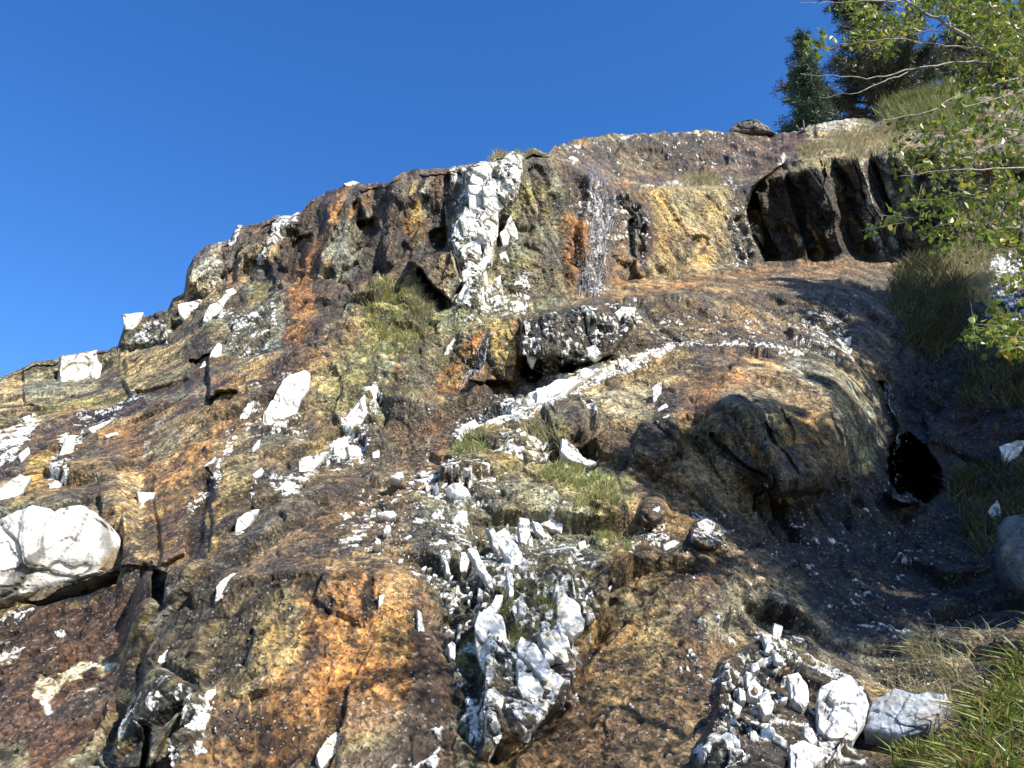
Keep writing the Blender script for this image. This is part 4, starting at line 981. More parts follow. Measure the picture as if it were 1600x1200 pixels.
# outlines of the quartz bodies one can pick out in the face (parts of rock_face)
QZ = [p_(97,562,118,558,148,553,152,580,150,606,135,617,112,619,98,600), p_(-40,790,-10,775,8,760,25,748,42,752,30,770,8,788,-10,810),
 p_(430,625,440,600,455,592,470,588,478,592,475,612,462,640,448,665,430,684,412,684,415,650), p_(404,612,412,604,416,618,408,632), p_(386,636,396,632,384,660,370,690,364,690,372,664), p_(372,684,388,668,392,672,370,695),
 p_(216,770,232,772,244,772,240,785,226,800,218,788), p_(320,730,336,716,334,728,322,745,314,758,312,742), p_(396,742,408,732,411,738,404,755,394,750), p_(395,700,406,688,404,700,396,714), p_(372,812,388,802,402,800,394,812,376,836,368,842),
 p_(340,918,348,908,360,900,378,895,366,906,352,916,346,934,338,938), p_(281,476,312,470,318,476,298,488,290,498,283,492), p_(322,492,330,478,345,470,352,458,364,452,366,462,350,474,346,488,332,505,320,500), p_(332,548,342,536,346,540,344,556,328,560), p_(310,580,320,565,322,572,318,588,308,586),
 p_(193,493,222,490,218,500,208,514,198,512), p_(30,710,44,700,46,708,34,722), p_(102,688,118,684,112,706,98,716,92,716), p_(468,722,484,714,488,722,476,746,470,750), p_(430,770,448,752,460,756,448,772), p_(470,736,500,712,512,710,490,735,476,752),
 p_(742,265,772,256,778,264,774,284,756,290,736,284), p_(756,294,776,290,790,302,788,320,774,330,758,318), p_(732,292,750,294,754,318,750,340,736,330), p_(760,330,776,338,776,368,765,388,752,372,750,348), p_(786,252,800,240,812,246,814,270,804,290,792,290,790,275), p_(728,330,742,345,750,378,745,410,725,400,716,370,718,350), p_(714,350,722,365,730,400,734,424,722,430,712,400,706,372), p_(726,424,745,415,758,398,762,384,766,400,752,430,738,436,726,440), p_(722,452,734,436,740,450,728,475,712,470),
 p_(784,366,798,342,806,360,812,385,808,408,800,400,788,384), p_(781,400,790,395,796,412,798,430,786,420), p_(825,380,834,375,839,390,836,402,827,400), p_(770,440,782,432,786,462,778,470), p_(766,468,778,462,784,478,772,490), p_(754,430,760,425,762,442,755,448), p_(740,460,754,450,756,470,742,482,730,478),
 p_(690,570,696,550,708,530,714,548,700,568,692,574), p_(570,606,590,604,594,612,586,622,574,618), p_(556,635,566,625,570,650,556,668,540,680,530,678,542,655), p_(545,700,556,698,566,712,566,722,552,724,546,710), p_(582,708,592,704,592,716,584,718), p_(522,700,535,690,540,710,532,726,524,718),
 p_(715,686,724,668,742,660,752,672,764,664,774,672,762,684,748,690,730,694), p_(752,664,770,656,792,650,800,660,782,672,768,672), p_(820,624,850,610,880,592,920,578,928,584,900,604,866,622,836,646,812,650,806,640), p_(790,652,818,640,842,640,832,658,800,668), p_(930,572,976,558,1010,552,1020,556,980,572,945,584), p_(776,710,800,690,830,684,850,698,840,716,820,736,790,724), p_(912,632,922,628,920,642,910,650), p_(840,612,872,602,884,612,858,640,842,640),
 p_(880,690,896,700,910,716,928,722,920,728,896,722,880,712), p_(1020,608,1032,596,1032,630,1022,630), p_(1028,660,1044,650,1050,664,1044,688,1032,678), p_(1028,640,1040,632,1046,640,1030,650), p_(960,490,972,482,992,482,988,494,972,500,960,498), p_(918,545,930,540,940,556,930,562,920,556), p_(824,534,834,530,840,552,832,572,826,560), p_(818,502,826,510,830,530,824,528), p_(852,508,862,510,864,524,852,520),
 p_(808,786,824,774,846,776,862,790,856,800,838,808,822,800), p_(846,820,862,812,880,808,878,822,876,832,858,824), p_(834,816,842,820,852,836,848,840,838,830), p_(812,816,824,818,828,836,832,860,830,874,824,852,814,846), p_(780,836,796,826,800,846,812,860,820,884,824,902,820,920,810,926,800,900,796,876,786,860), p_(762,828,770,832,784,850,790,874,780,868,770,850), p_(792,892,800,900,802,928,796,930), p_(733,862,744,858,756,884,768,912,770,920,758,906,744,880), p_(714,868,726,864,732,876,728,892,716,892),
 p_(768,945,774,932,784,932,780,948,770,962,752,966,756,954), p_(750,966,768,966,782,970,790,1000,792,1028,784,1034,774,1030,770,1046,776,1070,768,1078,756,1072,758,1040,746,1010,745,990), p_(762,1086,772,1084,784,1096,780,1120,776,1150,764,1174,758,1160,760,1120), p_(740,1116,746,1120,750,1134,740,1152,732,1166,736,1140), p_(870,930,880,924,886,936,900,946,910,970,906,984,892,990,880,978,872,960), p_(868,915,874,916,872,932,866,932), p_(846,992,866,988,878,1002,886,1030,880,1034,862,1020,850,1006), p_(820,1002,834,1008,848,1030,860,1048,876,1058,870,1084,860,1098,850,1092,846,1066,832,1046,816,1030,812,1014), p_(812,1050,830,1060,846,1082,842,1110,838,1130,826,1128,822,1100,812,1078), p_(798,1106,812,1116,822,1140,806,1146,800,1130), p_(810,940,822,946,820,962,812,958), p_(848,1014,856,1018,866,1030,852,1032), p_(876,990,886,996,890,1012,880,1008), p_(918,960,926,958,930,966,920,970), p_(924,916,944,908,948,930,936,938,926,930), p_(892,856,898,858,912,874,908,880,898,870), p_(904,850,914,846,918,870,908,872), p_(914,868,924,862,926,882,916,880), p_(694,876,700,880,704,900,698,896), p_(652,955,658,960,662,985,654,988), p_(700,1010,706,1004,712,1010,710,1030,704,1026), p_(748,920,754,924,752,934,746,932),
 p_(1284,1082,1300,1072,1326,1060,1342,1080,1352,1104,1346,1124,1330,1150,1298,1152,1284,1134,1282,1110), p_(1100,1172,1120,1160,1138,1150,1152,1164,1160,1215,1124,1220,1104,1190), p_(1236,1170,1256,1162,1280,1174,1284,1186,1270,1200,1266,1220,1238,1215), p_(1166,1054,1174,1056,1190,1076,1186,1092,1172,1086,1168,1070), p_(1186,1090,1198,1082,1208,1100,1204,1114,1194,1116,1190,1104), p_(1176,1186,1188,1180,1198,1178,1192,1190,1176,1206,1172,1196), p_(1232,1060,1246,1056,1260,1074,1262,1096,1254,1106,1240,1092), p_(1172,1146,1180,1144,1186,1158,1186,1170,1174,1160), p_(1190,1142,1206,1138,1210,1146,1200,1160,1194,1168,1190,1156), p_(1256,1138,1268,1140,1276,1156,1268,1164,1258,1152), p_(1190,992,1202,994,1206,1004,1196,1008), p_(1198,1006,1208,1010,1204,1020,1196,1018), p_(1208,1022,1222,1026,1224,1036,1212,1034), p_(1174,1038,1184,1036,1186,1046,1176,1050), p_(1154,1076,1164,1082,1164,1096,1156,1094), p_(1146,1098,1158,1106,1154,1118,1144,1112), p_(1210,976,1222,980,1218,1000,1208,992),
 p_(498,1180,508,1162,524,1148,534,1158,532,1172,514,1184,504,1200,500,1190), p_(592,932,600,930,598,942,592,948), p_(324,1086,344,1079,356,1080,350,1098,338,1126,342,1104,332,1112,316,1128,306,1130,300,1138,306,1112), p_(332,1140,344,1136,342,1150,334,1158), p_(1018,798,1030,792,1032,806,1022,808), p_(1036,852,1050,846,1060,848,1052,856,1040,860), p_(1090,818,1104,812,1116,820,1108,834,1094,832), p_(206,1132,218,1124,208,1146,200,1150), p_(236,1100,252,1084,268,1078,256,1094,240,1108), p_(560,286,545,291,537,288,552,283), p_(140,670,160,662,176,656,160,668,146,676), p_(165,680,182,676,184,680,168,684), p_(250,1022,264,1012,266,1024,256,1038,248,1034), p_(1540,430,1556,400,1568,408,1562,430,1548,448), p_(1565,440,1590,430,1600,450,1580,470,1562,466), p_(1565,700,1590,690,1604,694,1590,712,1570,722), p_(1545,800,1558,784,1564,800,1558,818), p_(1320,590-60,1330,526,1328,540,1318,540)]
for k_, s in enumerate(QZ):
    b = bbox(s, 0); w_px = min(b[1] - b[0], b[3] - b[2]); D_ = surf((b[0] + b[1]) / 2, (b[2] + b[3]) / 2)[0][1]
    th = np.clip(w_px * .08 * D_ / FPX, .01, .07)
    tint = random.choice([(.78, .76, .69), (.73, .71, .63), (.68, .67, .6), (.77, .75, .7)])
    block('quartz_block', s, th, color=tint, parent=hill, seed=k_, power=6, grow=1.16, facets=.75)

# chips scattered over the broken-stone shelves
CHIP = [(110, p_(640,738,770,732,800,780,740,800,640,776), (6, 15), .75), (70, p_(560,770,700,780,700,900,640,890,560,820), (4, 11), .45), (60, p_(670,830,740,900,760,950,720,1060,690,1000,660,900), (4, 12), .7), (40, p_(860,900,960,860,980,880,900,1000), (5, 12), .5), (50, p_(1120,1060,1200,985,1300,1020,1240,1060,1200,1200,1120,1160), (5, 13), .75), (40, p_(820,500,1000,475,1000,500,900,575,830,560), (5, 12), .6), (40, p_(560,640,700,630,700,730,580,730), (5, 14), .25)]
chips = 0
for cnt, s, (a, b_), pw in CHIP:
    bb = bbox(s, 0); made = 0
    while made < cnt and chips < 175:
        x = random.uniform(bb[0], bb[1]); y = random.uniform(bb[2], bb[3])
        if sd_poly(np.array([x], f32), np.array([y], f32), s[1])[0] > 0: continue
        made += 1; 
        if made % 2: continue
        chips += 1
        L_ = random.uniform(a, b_); W_ = L_ * random.uniform(.35, .7)
        D_ = surf(x, y)[0][1]
        c = (.76, .75, .71) if random.random() < pw else random.choice([(.22, .2, .17), (.3, .26, .2), (.14, .13, .14), (.33, .22, .12)])
        block('stone_chip', e_(x, y, L_, W_, random.choice([90, 70, 60, 30, -20]) + random.uniform(-20, 20)), W_ * .2 * D_ / FPX, color=c, parent=hill, n=9, rings=4, seed=chips, power=3)
# finer rubble as one body
ra_ = Acc()
for cnt, s in ((1500, p_(560,735,800,732,900,800,900,900,700,920,560,860)), (900, p_(560,640,820,610,900,600,720,740,560,730)), (900, p_(820,500,1330,470,1330,545,900,560)), (500, p_(1120,1060,1200,985,1320,1020,1240,1200,1100,1200)), (700, p_(970,800,1200,800,1240,960,1150,1000,1060,880)), (200, p_(1200,850,1460,770,1500,1000,1340,1060)), (500, p_(900,1000,1160,900,1120,1100,950,1200)), (600, p_(330,980,640,850,660,1150,330,1180)), (500, p_(1340,1020,1480,1030,1480,1090,1380,1085))):
    bb = bbox(s, 0)
    x = RNG.uniform(bb[0], bb[1], cnt * 2); y = RNG.uniform(bb[2], bb[3], cnt * 2)
    m = sd_poly(x.astype(f32), y.astype(f32), s[1]) < 0; x = x[m][:cnt]; y = y[m][:cnt]
    P_, N_ = surf(x, y)
    oct_ = np.array([(1, 0, 0), (-1, 0, 0), (0, 1, 0), (0, -1, 0), (0, 0, 1), (0, 0, -1)], float)
    of = np.array([(0, 2, 4), (2, 1, 4), (1, 3, 4), (3, 0, 4), (2, 0, 5), (1, 2, 5), (3, 1, 5), (0, 3, 5)])
    for k_ in range(len(x)):
        r = random.uniform(.8, 2.6) * P_[k_, 1] / FPX
        ax = np.array([random.uniform(.6, 1.6), random.uniform(.6, 1.3), random.uniform(.4, .8)]) * r
        A_ = np.linalg.qr(RNG.normal(size=(3, 3)))[0]
        ra_.add((oct_ * ax + RNG.normal(size=(6, 3)) * r * .15) @ A_ + P_[k_] + N_[k_] * r * .3, of)
m, nt, pb, out = new_mat('rubble'); atn = N(nt, 'ShaderNodeAttribute', attribute_name='shade'); cr = N(nt, 'ShaderNodeValToRGB')
cr.color_ramp.interpolation = 'CONSTANT'; el = cr.color_ramp.elements; el[0].color = (.08, .07, .065, 1); el[1].position = .25; el[1].color = (.2, .15, .09, 1)
for p__, c in ((.5, (.3, .24, .16, 1)), (.7, (.14, .12, .1, 1)), (.88, (.42, .4, .36, 1)), (.95, (.72, .71, .67, 1))):
    e = el.new(p__); e.color = c
nt.links.new(atn.outputs['Fac'], cr.inputs[0]); nt.links.new(cr.outputs[0], pb.inputs['Base Color']); pb.inputs['Roughness'].default_value = .6
MAT_RUB = m
tag(link('rubble', ra_.mesh('rubble', MAT_RUB), hill), kind='stuff')

# ---- boulders and loose stones: things of their own
o = block('boulder', p_(-70,860,-30,838,0,832,20,826,45,816,62,810,90,814,98,822,110,810,135,806,160,814,178,830,190,856,195,885,192,908,160,918,120,924,90,934,66,940,50,946,20,954,-20,958,-70,955), .34, n=120, rings=46, power=5, facets=.75, lift=.03, color=(.62, .6, .53), seed=501, drop=.9, anchor=(90, 850),
    stains=[('D', s_([10,24,30],166,815,170,860,170,905), 14, .75), ('B', p_(156,872,195,850,195,920,146,915), 12, .9), ('Y', s_(8,184,875,184,900), 6, .6), ('D', s_([5,12,26,40],66,840,62,862,48,880,20,925), 6, .85), ('D', s_(2.5,66,840,70,815,90,800), 2.5, .6), ('D', s_(3,48,880,0,900), 3, .7), ('D', s_(2,0,815,30,850,48,875), 2.5, .5), ('D', p_(50,915,110,905,188,895,190,925,60,945), 8, .6), ('T', e_(78,860,10,18,20), 6, .5), ('T', e_(62,888,10,16,0), 6, .5), ('G', e_(84,805,24,14,30), 8, .5), ('W', p_(30,915,46,905,44,930,30,934), 4, .8)])  # flank stains and crack, plus underside shade painted as a dark band
tag(o, 'large rounded white boulder with brown stained right flank and a dark crack', 'boulder')
o = block('boulder', p_(1352,1152,1360,1128,1370,1108,1386,1099,1402,1087,1424,1095,1438,1098,1458,1093,1484,1097,1478,1115,1466,1135,1452,1152,1430,1160,1405,1166,1386,1160), .08, n=90, rings=30, power=5, facets=.35, lift=.02, seed=502, mat=MAT_STONE, color=(.4, .43, .46), drop=.6,
    stains=[('S', s_(8,1402,1089,1440,1100,1480,1099), 5, .8), ('D', s_(1.6,1400,1135,1430,1128,1452,1116), 1.5, .6), ('D', s_(1.2,1375,1120,1420,1114,1450,1115), 1.2, .5), ('D', s_(1.2,1385,1150,1420,1142,1445,1125), 1.2, .6)])
tag(o, 'blue-grey flat-sided rock with fine dark veins beside the green sedge', 'rock')
o = block('skyline_boulder', p_(1136,212,1142,200,1152,193,1170,190,1188,192,1200,200,1210,212), .2, n=60, rings=20, power=2.5, lift=.02, seed=503, mat=MAT_STONE, color=(.13, .115, .1), drop=.5, anchor=(1170, 212))
tag(o, 'dark rounded boulder alone on top of the skyline ridge', 'boulder')
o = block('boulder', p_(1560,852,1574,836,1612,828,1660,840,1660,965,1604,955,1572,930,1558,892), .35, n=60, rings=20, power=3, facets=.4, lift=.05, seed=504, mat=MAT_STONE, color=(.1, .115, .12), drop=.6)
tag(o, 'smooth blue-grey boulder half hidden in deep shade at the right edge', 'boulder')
LOOSE = [(p_(697,772,705,764,718,764,730,773,735,783,724,791,712,789,702,782), 'largest loose white oval stone with a small pit near its top', .1),
 (p_(594,810,600,806,616,807,618,816,608,819,595,816), 'flat-bottomed white stone just above a smaller slanting one', .06),
 (p_(598,838,602,828,609,828,611,836,605,843,599,843), 'small slanting white stone with dark hollow beneath it', .05),
 (p_(584,856,588,848,594,850,595,858,588,860), 'small knobbly white stone lowest of the loose row', .04),
 (p_(608,753,620,745,630,744,630,752,622,757), 'thin flat white stone tilted over its own dark shadow', .05),
 (p_(706,822,712,812,716,806,730,806,729,816,731,823,722,833,717,826,708,829), 'ragged white star-shaped stone in pale grass', .07),
 (p_(632,846,640,842,644,844,636,850,628,850), 'little white sliver stone at the edge of the rust slope', .03),
 (p_(679,858,686,850,696,852,700,862,692,872,682,868), 'pitted white stone beside a black hollow', .05),
 (p_(676,768,684,762,686,774,680,780), 'small blue-grey stone left of the largest oval white stone', .03)]
for k_, (s, lab, th) in enumerate(LOOSE):
    col_ = (.2, .24, .28) if 'blue-grey' in lab else (.8, .79, .76)
    o = block('loose_stone', s, th, color=col_, n=30, rings=10, power=3.5, lift=.035, seed=600 + k_, drop=.3, facets=.5)
    tag(o, lab, 'stone', 'loose stones lying on the broken shelf')

# ------------------------------------------------------------------ water
def stream(name, path, width, strands, label, droplets=0, spread=1.0, off=.03, brk=.1):
    P_ = np.array(path, float); cs = np.concatenate([[0], np.cumsum(np.linalg.norm(np.diff(P_, axis=0), axis=1))])
    acc = Acc(); root = empty(name, tuple(surf(*P_[-1])[0]))
    o_ = np.array(root.location)
    for k_ in range(strands):
        a = random.uniform(0, .97); b = min(1, a + random.uniform(.02, brk))
        s = np.linspace(a, b, max(4, int((b - a) * cs[-1] / 5))) * cs[-1]
        w = np.interp(s, cs, width)
        lat = random.uniform(-.5, .5) * spread
        x = np.interp(s, cs, P_[:, 0]) + lat * w + RNG.normal(size=len(s)) * .7; y = np.interp(s, cs, P_[:, 1])
        p, n_ = surf(x, y)
        p = p + n_ * off + (-p / np.linalg.norm(p, axis=1)[:, None]) * off
        r = random.uniform(.3, .65) * p[0, 1] / FPX
        tube(acc, p, r, r * .5, 4)
    so = link('water_strand', acc.mesh('water_strand', MAT_WATER, True, o_), root)
    if droplets:
        acc = Acc(); oct_ = np.array([(1, 0, 0), (-1, 0, 0), (0, 1, 0), (0, -1, 0), (0, 0, 1), (0, 0, -1)], float)
        of = np.array([(0, 2, 4), (2, 1, 4), (1, 3, 4), (3, 0, 4), (2, 0, 5), (1, 2, 5), (3, 1, 5), (0, 3, 5)])
        for k_ in range(droplets):
            s = random.random() ** .8 * cs[-1]; w = np.interp(s, cs, width)
            x = np.interp(s, cs, P_[:, 0]) + random.gauss(0, .5) * w; y = np.interp(s, cs, P_[:, 1])
            p, n_ = surf(x, y); p = p + n_ * random.uniform(.03, .3) ; r = random.uniform(.45, 1.0) * p[1] / FPX
            acc.add(oct_ * r * np.array([1, 1, random.uniform(1, 2)]) + p - o_, of)
        tag(link('water_drops', acc.mesh('water_drops', MAT_WATER, True), root), kind='stuff')
    tag(root, label, 'waterfall')
    return root
stream('waterfall', [(915,262),(932,275),(942,310),(938,350),(928,390),(926,430),(924,468)], [8,20,36,36,34,34,44], 170, 'thin sparkling waterfall spilling over the purple and orange upper wall', 1300)
stream('waterfall', [(775,520),(762,528),(755,545),(745,575),(735,600),(728,612)], [6,7,7,12,20,36], 110, 'short lower cascade running down the orange rock under the terrace', 80)
stream('waterfall', [(1378,590),(1386,640),(1386,690),(1388,730),(1388,765)], [6,8,8,8,12], 30, 'narrow shaded cascade beside the black cave mouth', 50, off=.12)

# ------------------------------------------------------------------ grass
def blades(acc, x, y, hpx, wpx, leanv=(.2, 0), spread=.55, droop=.5):
    P_, N_ = surf(x, y)
    n = len(x); D_ = P_[:, 1]
    h = hpx * D_ / FPX * RNG.uniform(.55, 1.15, n)
    w = wpx * D_ / FPX
    d = np.stack([RNG.normal(0, spread, n) + leanv[0], RNG.normal(0, spread, n) * .8 + leanv[1] - .15, np.ones(n)], 1) + N_ * .35
    d /= np.linalg.norm(d, axis=1)[:, None]
    side = np.cross(d, RNG.normal(size=(n, 3))); side /= np.linalg.norm(side, axis=1)[:, None]
    hor = d * np.array([1, 1, 0]); 
    sh = RNG.random(n)
    base_ = P_ - N_ * .02
    mid = base_ + d * (h * .5)[:, None]
    top = base_ + d * (h * .92)[:, None] + hor * (h * droop * .5)[:, None] - np.array([0, 0, 1.0]) * (h * droop * .25)[:, None]
    V = np.stack([base_ - side * w[:, None] / 2, base_ + side * w[:, None] / 2, mid + side * w[:, None] * .4, mid - side * w[:, None] * .4, top, top + side * w[:, None] * .1], 1).reshape(-1, 3)
    i = np.arange(n)[:, None] * 6
    F = np.concatenate([i + np.array([[0, 1, 2, 3]]), i + np.array([[3, 2, 5, 4]])], 0)
    acc.add(V, F, np.repeat(sh, 6))

def tuft(name, shape, n, hpx, wpx, mat, label=None, cat='grass', parent=None, kind=None, group=None, **kw):
    bb = bbox(shape, 0); xs = []; ys = []
    tot = 0
    while tot < n:
        x = RNG.uniform(bb[0], bb[1], n * 2); y = RNG.uniform(bb[2], bb[3], n * 2)
        m = shape_sd(shape, x.astype(f32), y.astype(f32)) < 0
        xs.append(x[m]); ys.append(y[m]); tot += m.sum()
    x = np.concatenate(xs)[:n]; y = np.concatenate(ys)[:n]
    # clump the blades
    k = max(4, n // 45); c = RNG.integers(0, k, n); cxs = x[:k]; cys = y[:k]
    mixw = RNG.random(n)[:, None] < .75
    x2 = np.where(mixw[:, 0], cxs[c] + RNG.normal(0, hpx * .12 + 1, n), x); y2 = np.where(mixw[:, 0], cys[c] + RNG.normal(0, hpx * .06 + 1, n), y)
    acc = Acc(); blades(acc, x2, y2, hpx, wpx, **kw)
    org = surf((bb[0] + bb[1]) / 2, (bb[2] + bb[3]) / 2)[0]
    o = link(name, acc.mesh(name, mat, False, org), parent); o.location = org
    tag(o, label, cat if label else None, group, kind)
    return o
G_ = 'grass tufts growing out of the rock face'
tuft('grass_tuft', e_(615,500,130,100,20), 1500, 18, 1.6, MAT_GRASS, 'wide green grass patch below the dark upper wall', 'grass', group=G_)
tuft('grass_tuft', e_(655,470,40,60,60), 700, 20, 1.0, MAT_DRY, 'thin yellowish grass beside the black wedge-shaped hollow', 'grass', group=G_)
tuft('grass_tuft', e_(735,705,36,44,0), 420, 24, 1.8, MAT_GRASS, 'bright green tuft under the ribbed white quartz vein', 'grass', group=G_)
tuft('grass_tuft', e_(848,690,40,50,30), 460, 30, 1.8, MAT_DRY, 'olive dry tuft between the dark block and striped white rock', 'grass', group=G_)
tuft('grass_tuft', e_(905,765,44,130,10), 800, 24, 1.8, MAT_GRASS, 'long green and rusty grass band on the saddle', 'grass', group=G_)
tuft('grass_tuft', p_(890,790,960,780,990,860,950,890), 800, 20, 1.8, MAT_GRASS, 'grass trailing down the slope right of the white slabs', 'grass', group=G_)
tuft('grass_tuft', p_(860,780,1000,770,1000,880,920,880), 700, 18, 1.4, MAT_DRY, 'straw coloured grass on the slope above the right rust slope', 'grass', kind='stuff')
tuft('grass_tuft', e_(778,245,10,24,0), 260, 16, 1.0, MAT_DRY, 'small dry tuft on the skyline at the top of the quartz rib', 'grass', group=G_)
tuft('grass_tuft', e_(825,238,8,46,0), 300, 9, 1.0, MAT_DRY, 'low dry grass fringe along the skyline right of the quartz rib', 'grass', group=G_)
tuft('grass_tuft', e_(1095,284,10,56,0), 600, 24, 1.1, MAT_DRY, 'pale straw tuft on the lip above the tan wall', 'grass', group=G_)
tuft('grass_tuft', p_(1275,235,1300,215,1400,200,1410,235,1330,250), 1500, 28, 1.1, MAT_DRY, 'dry grass hummock on the rim above the ribbed alcove', 'grass', group=G_)
tuft('grass_tuft', e_(1265,238,14,40,0), 400, 16, 1.1, MAT_DRY, 'small straw fringe left of the rim hummock', 'grass', group=G_)
tuft('grass_tuft', e_(795,920,50,20,0), 280, 20, 1.2, MAT_GRASS, 'thin grass between the two tallest white slabs', 'grass', group=G_)
tuft('grass_tuft', e_(812,985,60,30,0), 420, 22, 1.2, MAT_GRASS, 'green tuft right of the split white column', 'grass', group=G_)
tuft('grass_tuft', e_(728,1000,80,30,0), 380, 18, 1.2, MAT_GRASS, 'grass strip left of the split white column', 'grass', group=G_)
tuft('grass_tuft', e_(865,925,60,30,0), 420, 22, 1.2, MAT_GRASS, 'rust-tipped grass above the pear-shaped white slab', 'grass', group=G_)
tuft('sparse_grass', p_(500,520,720,490,700,620,620,660,520,700,480,640), 2200, 11, 1.0, MAT_GRASS, 'short sparse grass over the olive middle slope', 'grass', kind='stuff')
tuft('sparse_grass', p_(640,760,960,740,960,900,880,980,740,1100,690,960), 3200, 11, 1.0, MAT_DRY, 'short pale grass among the broken white slabs', 'grass', kind='stuff')
tuft('sparse_grass', p_(780,300,880,290,885,480,770,490,800,400), 900, 8, 1.0, MAT_GRASS, 'fine moss and grass on the lichened wall', 'grass', kind='stuff')
tuft('sparse_grass', p_(1200,1000,1320,1010,1300,1060,1220,1040), 400, 11, 1.2, MAT_DRY, 'short dry grass over the crown of the quartz mound', 'grass', kind='stuff')
tuft('sparse_grass', p_(1400,230,1700,200,1700,400,1400,400), 3500, 16, 1.2, MAT_DRY, 'dry grass and weeds behind the leafy branches', 'grass', kind='stuff')
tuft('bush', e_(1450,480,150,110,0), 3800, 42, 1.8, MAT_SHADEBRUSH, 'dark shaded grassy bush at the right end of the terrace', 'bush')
tuft('bush', p_(1440,400,1500,385,1570,400,1540,480,1490,450), 3200, 30, 1.3, MAT_DRY, 'sunlit straw and olive bush behind the shaded one', 'bush')
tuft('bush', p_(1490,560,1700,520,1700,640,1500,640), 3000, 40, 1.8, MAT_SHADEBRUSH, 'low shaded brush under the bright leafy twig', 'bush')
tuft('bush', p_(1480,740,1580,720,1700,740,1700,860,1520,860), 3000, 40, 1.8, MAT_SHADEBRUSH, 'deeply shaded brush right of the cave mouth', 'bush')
tuft('bush', p_(1400,130,1470,130,1540,190,1480,205,1370,190), 4200, 46, 1.2, MAT_BRUSH, 'bright yellow-green brush on the ridge below the pines', 'bush', spread=.6, droop=.15)
tuft('sedge_clump', p_(1540,1130,1590,1050,1720,1000,1720,1270,1500,1270), 3400, 95, 4.2, MAT_SEDGE, 'tall green sedge with reddish stalks in the bottom right corner', 'sedge', leanv=(-.3, -.1), spread=.55, droop=.8)
tuft('sedge_clump', p_(1380,1175,1480,1165,1560,1260,1400,1260), 420, 60, 3.4, MAT_SEDGE, 'low green tuft at the foot of the blue-grey rock', 'sedge', leanv=(-.2, -.1), spread=.5, droop=.6)
tuft('dry_stalks', p_(1380,1060,1480,1010,1560,1000,1500,1090,1420,1090), 420, 60, 1.5, MAT_DRY, 'reddish dry stalks arching over the gully edge', 'grass', leanv=(-.4, 0), spread=.6, droop=.9)

# ------------------------------------------------------------------ trees
def needle_clump(acc, c, r, n, flat=.6):
    """short crossed blades around a twig"""
    d = RNG.normal(size=(n, 3)); d[:, 2] = d[:, 2] * flat + .25; d /= np.linalg.norm(d, axis=1)[:, None]
    a = c + d * r * .15; b = c + d * (r * RNG.uniform(.6, 1.15, n))[:, None]
    s = np.cross(d, RNG.normal(size=(n, 3))); s /= np.linalg.norm(s, axis=1)[:, None]; s *= r * .045
    V = np.stack([a - s * .5, a + s * .5, b + s, b - s], 1).reshape(-1, 3)
    acc.add(V, np.arange(n)[:, None] * 4 + np.arange(4)[None], np.repeat(RNG.random(n) * .6 + random.random() * .4, 4))

def pine(base_px, base_py, D_, h, hw, mat, label, name='pine_tree', dens=1.0, lean=0.0, open_=False, branches=60, start=.06, clump=.17):
    b = at(base_px, base_py, D_); root = empty(name, tuple(b))
    tr = Acc(); zs = np.linspace(0, 1, 14)
    pts = np.stack([lean * h * zs + .03 * np.sin(zs * 7), 0 * zs, h * zs], 1)
    tube(tr, pts, h * .022, h * .003, 8)
    link('trunk', tr.mesh('trunk', MAT_PBARK, True), root)
    br = Acc(); nd = Acc()
    for k_ in range(branches):
        f = start + (1 - start) * (k_ / branches) ** .9
        a = k_ * 2.4 + random.uniform(-.5, .5)
        prof = (1 - f) ** .75 if not open_ else min(1, (1 - f) * 1.9) * (.6 + .4 * math.sin(f * 9 + 1))
        if not open_: prof = min(prof, .5 + f * 2.5)
        L_ = hw * max(.12, prof) * random.uniform(.65, 1.15)
        p0_ = np.array([lean * h * f, 0, h * f])
        dr = np.array([math.cos(a), math.sin(a), random.uniform(-.15, .35)])
        s = np.linspace(0, 1, 6)[:, None]
        q = p0_ + dr * L_ * s + np.array([0, 0, -.12 * L_]) * np.sin(s * 2.2) + np.array([0, 0, .2 * L_]) * s ** 2
        tube(br, q, h * .006 * (1.2 - f), h * .0015, 4)
        nc = max(3, int(L_ / clump * 2.4 * dens))
        for j in range(nc):
            g = random.uniform(.18 if not open_ else .25, 1.03)
            i0 = min(4, int(g * 5)); ff = g * 5 - i0
            c = q[i0] * (1 - ff) + q[i0 + 1] * ff if i0 < 5 else q[5]
            c = c + RNG.normal(size=3) * np.array([1, 1, .6]) * clump * .75
            needle_clump(nd, c, clump * random.uniform(.8, 1.4), 34)
    link('branches', br.mesh('branches', MAT_PBARK), root)
    link('needles', nd.mesh('needles', mat), root)
    tag(root, label, 'pine tree', 'pines on the ridge')
    return root
PX = lambda px, D_: px * D_ / FPX * (1.42 if px > 123 else 1.15)
pine(1272, 222, 27, PX(185, 27), PX(46, 27), MAT_NEEDLE, 'dense dark blue-green young pine standing alone on the ridge', dens=1.3, branches=80, lean=.015, clump=.2)
pine(1388, 215, 29, PX(470, 29), PX(125, 29), MAT_NEEDLE2, 'tall open pine with visible trunk and dead twigs', dens=1.3, branches=190, open_=True, clump=.23, start=.015)
pine(1440, 205, 33, PX(150, 33), PX(52, 33), MAT_NEEDLE, 'small pine filling the gap right of the tall pine', dens=1.0, branches=50, clump=.2)
pine(1560, 210, 30, PX(560, 30), PX(120, 30), MAT_NEEDLE2, 'tall pine mostly hidden behind the leafy branches', dens=1.1, branches=200, open_=True, clump=.26, start=.02)

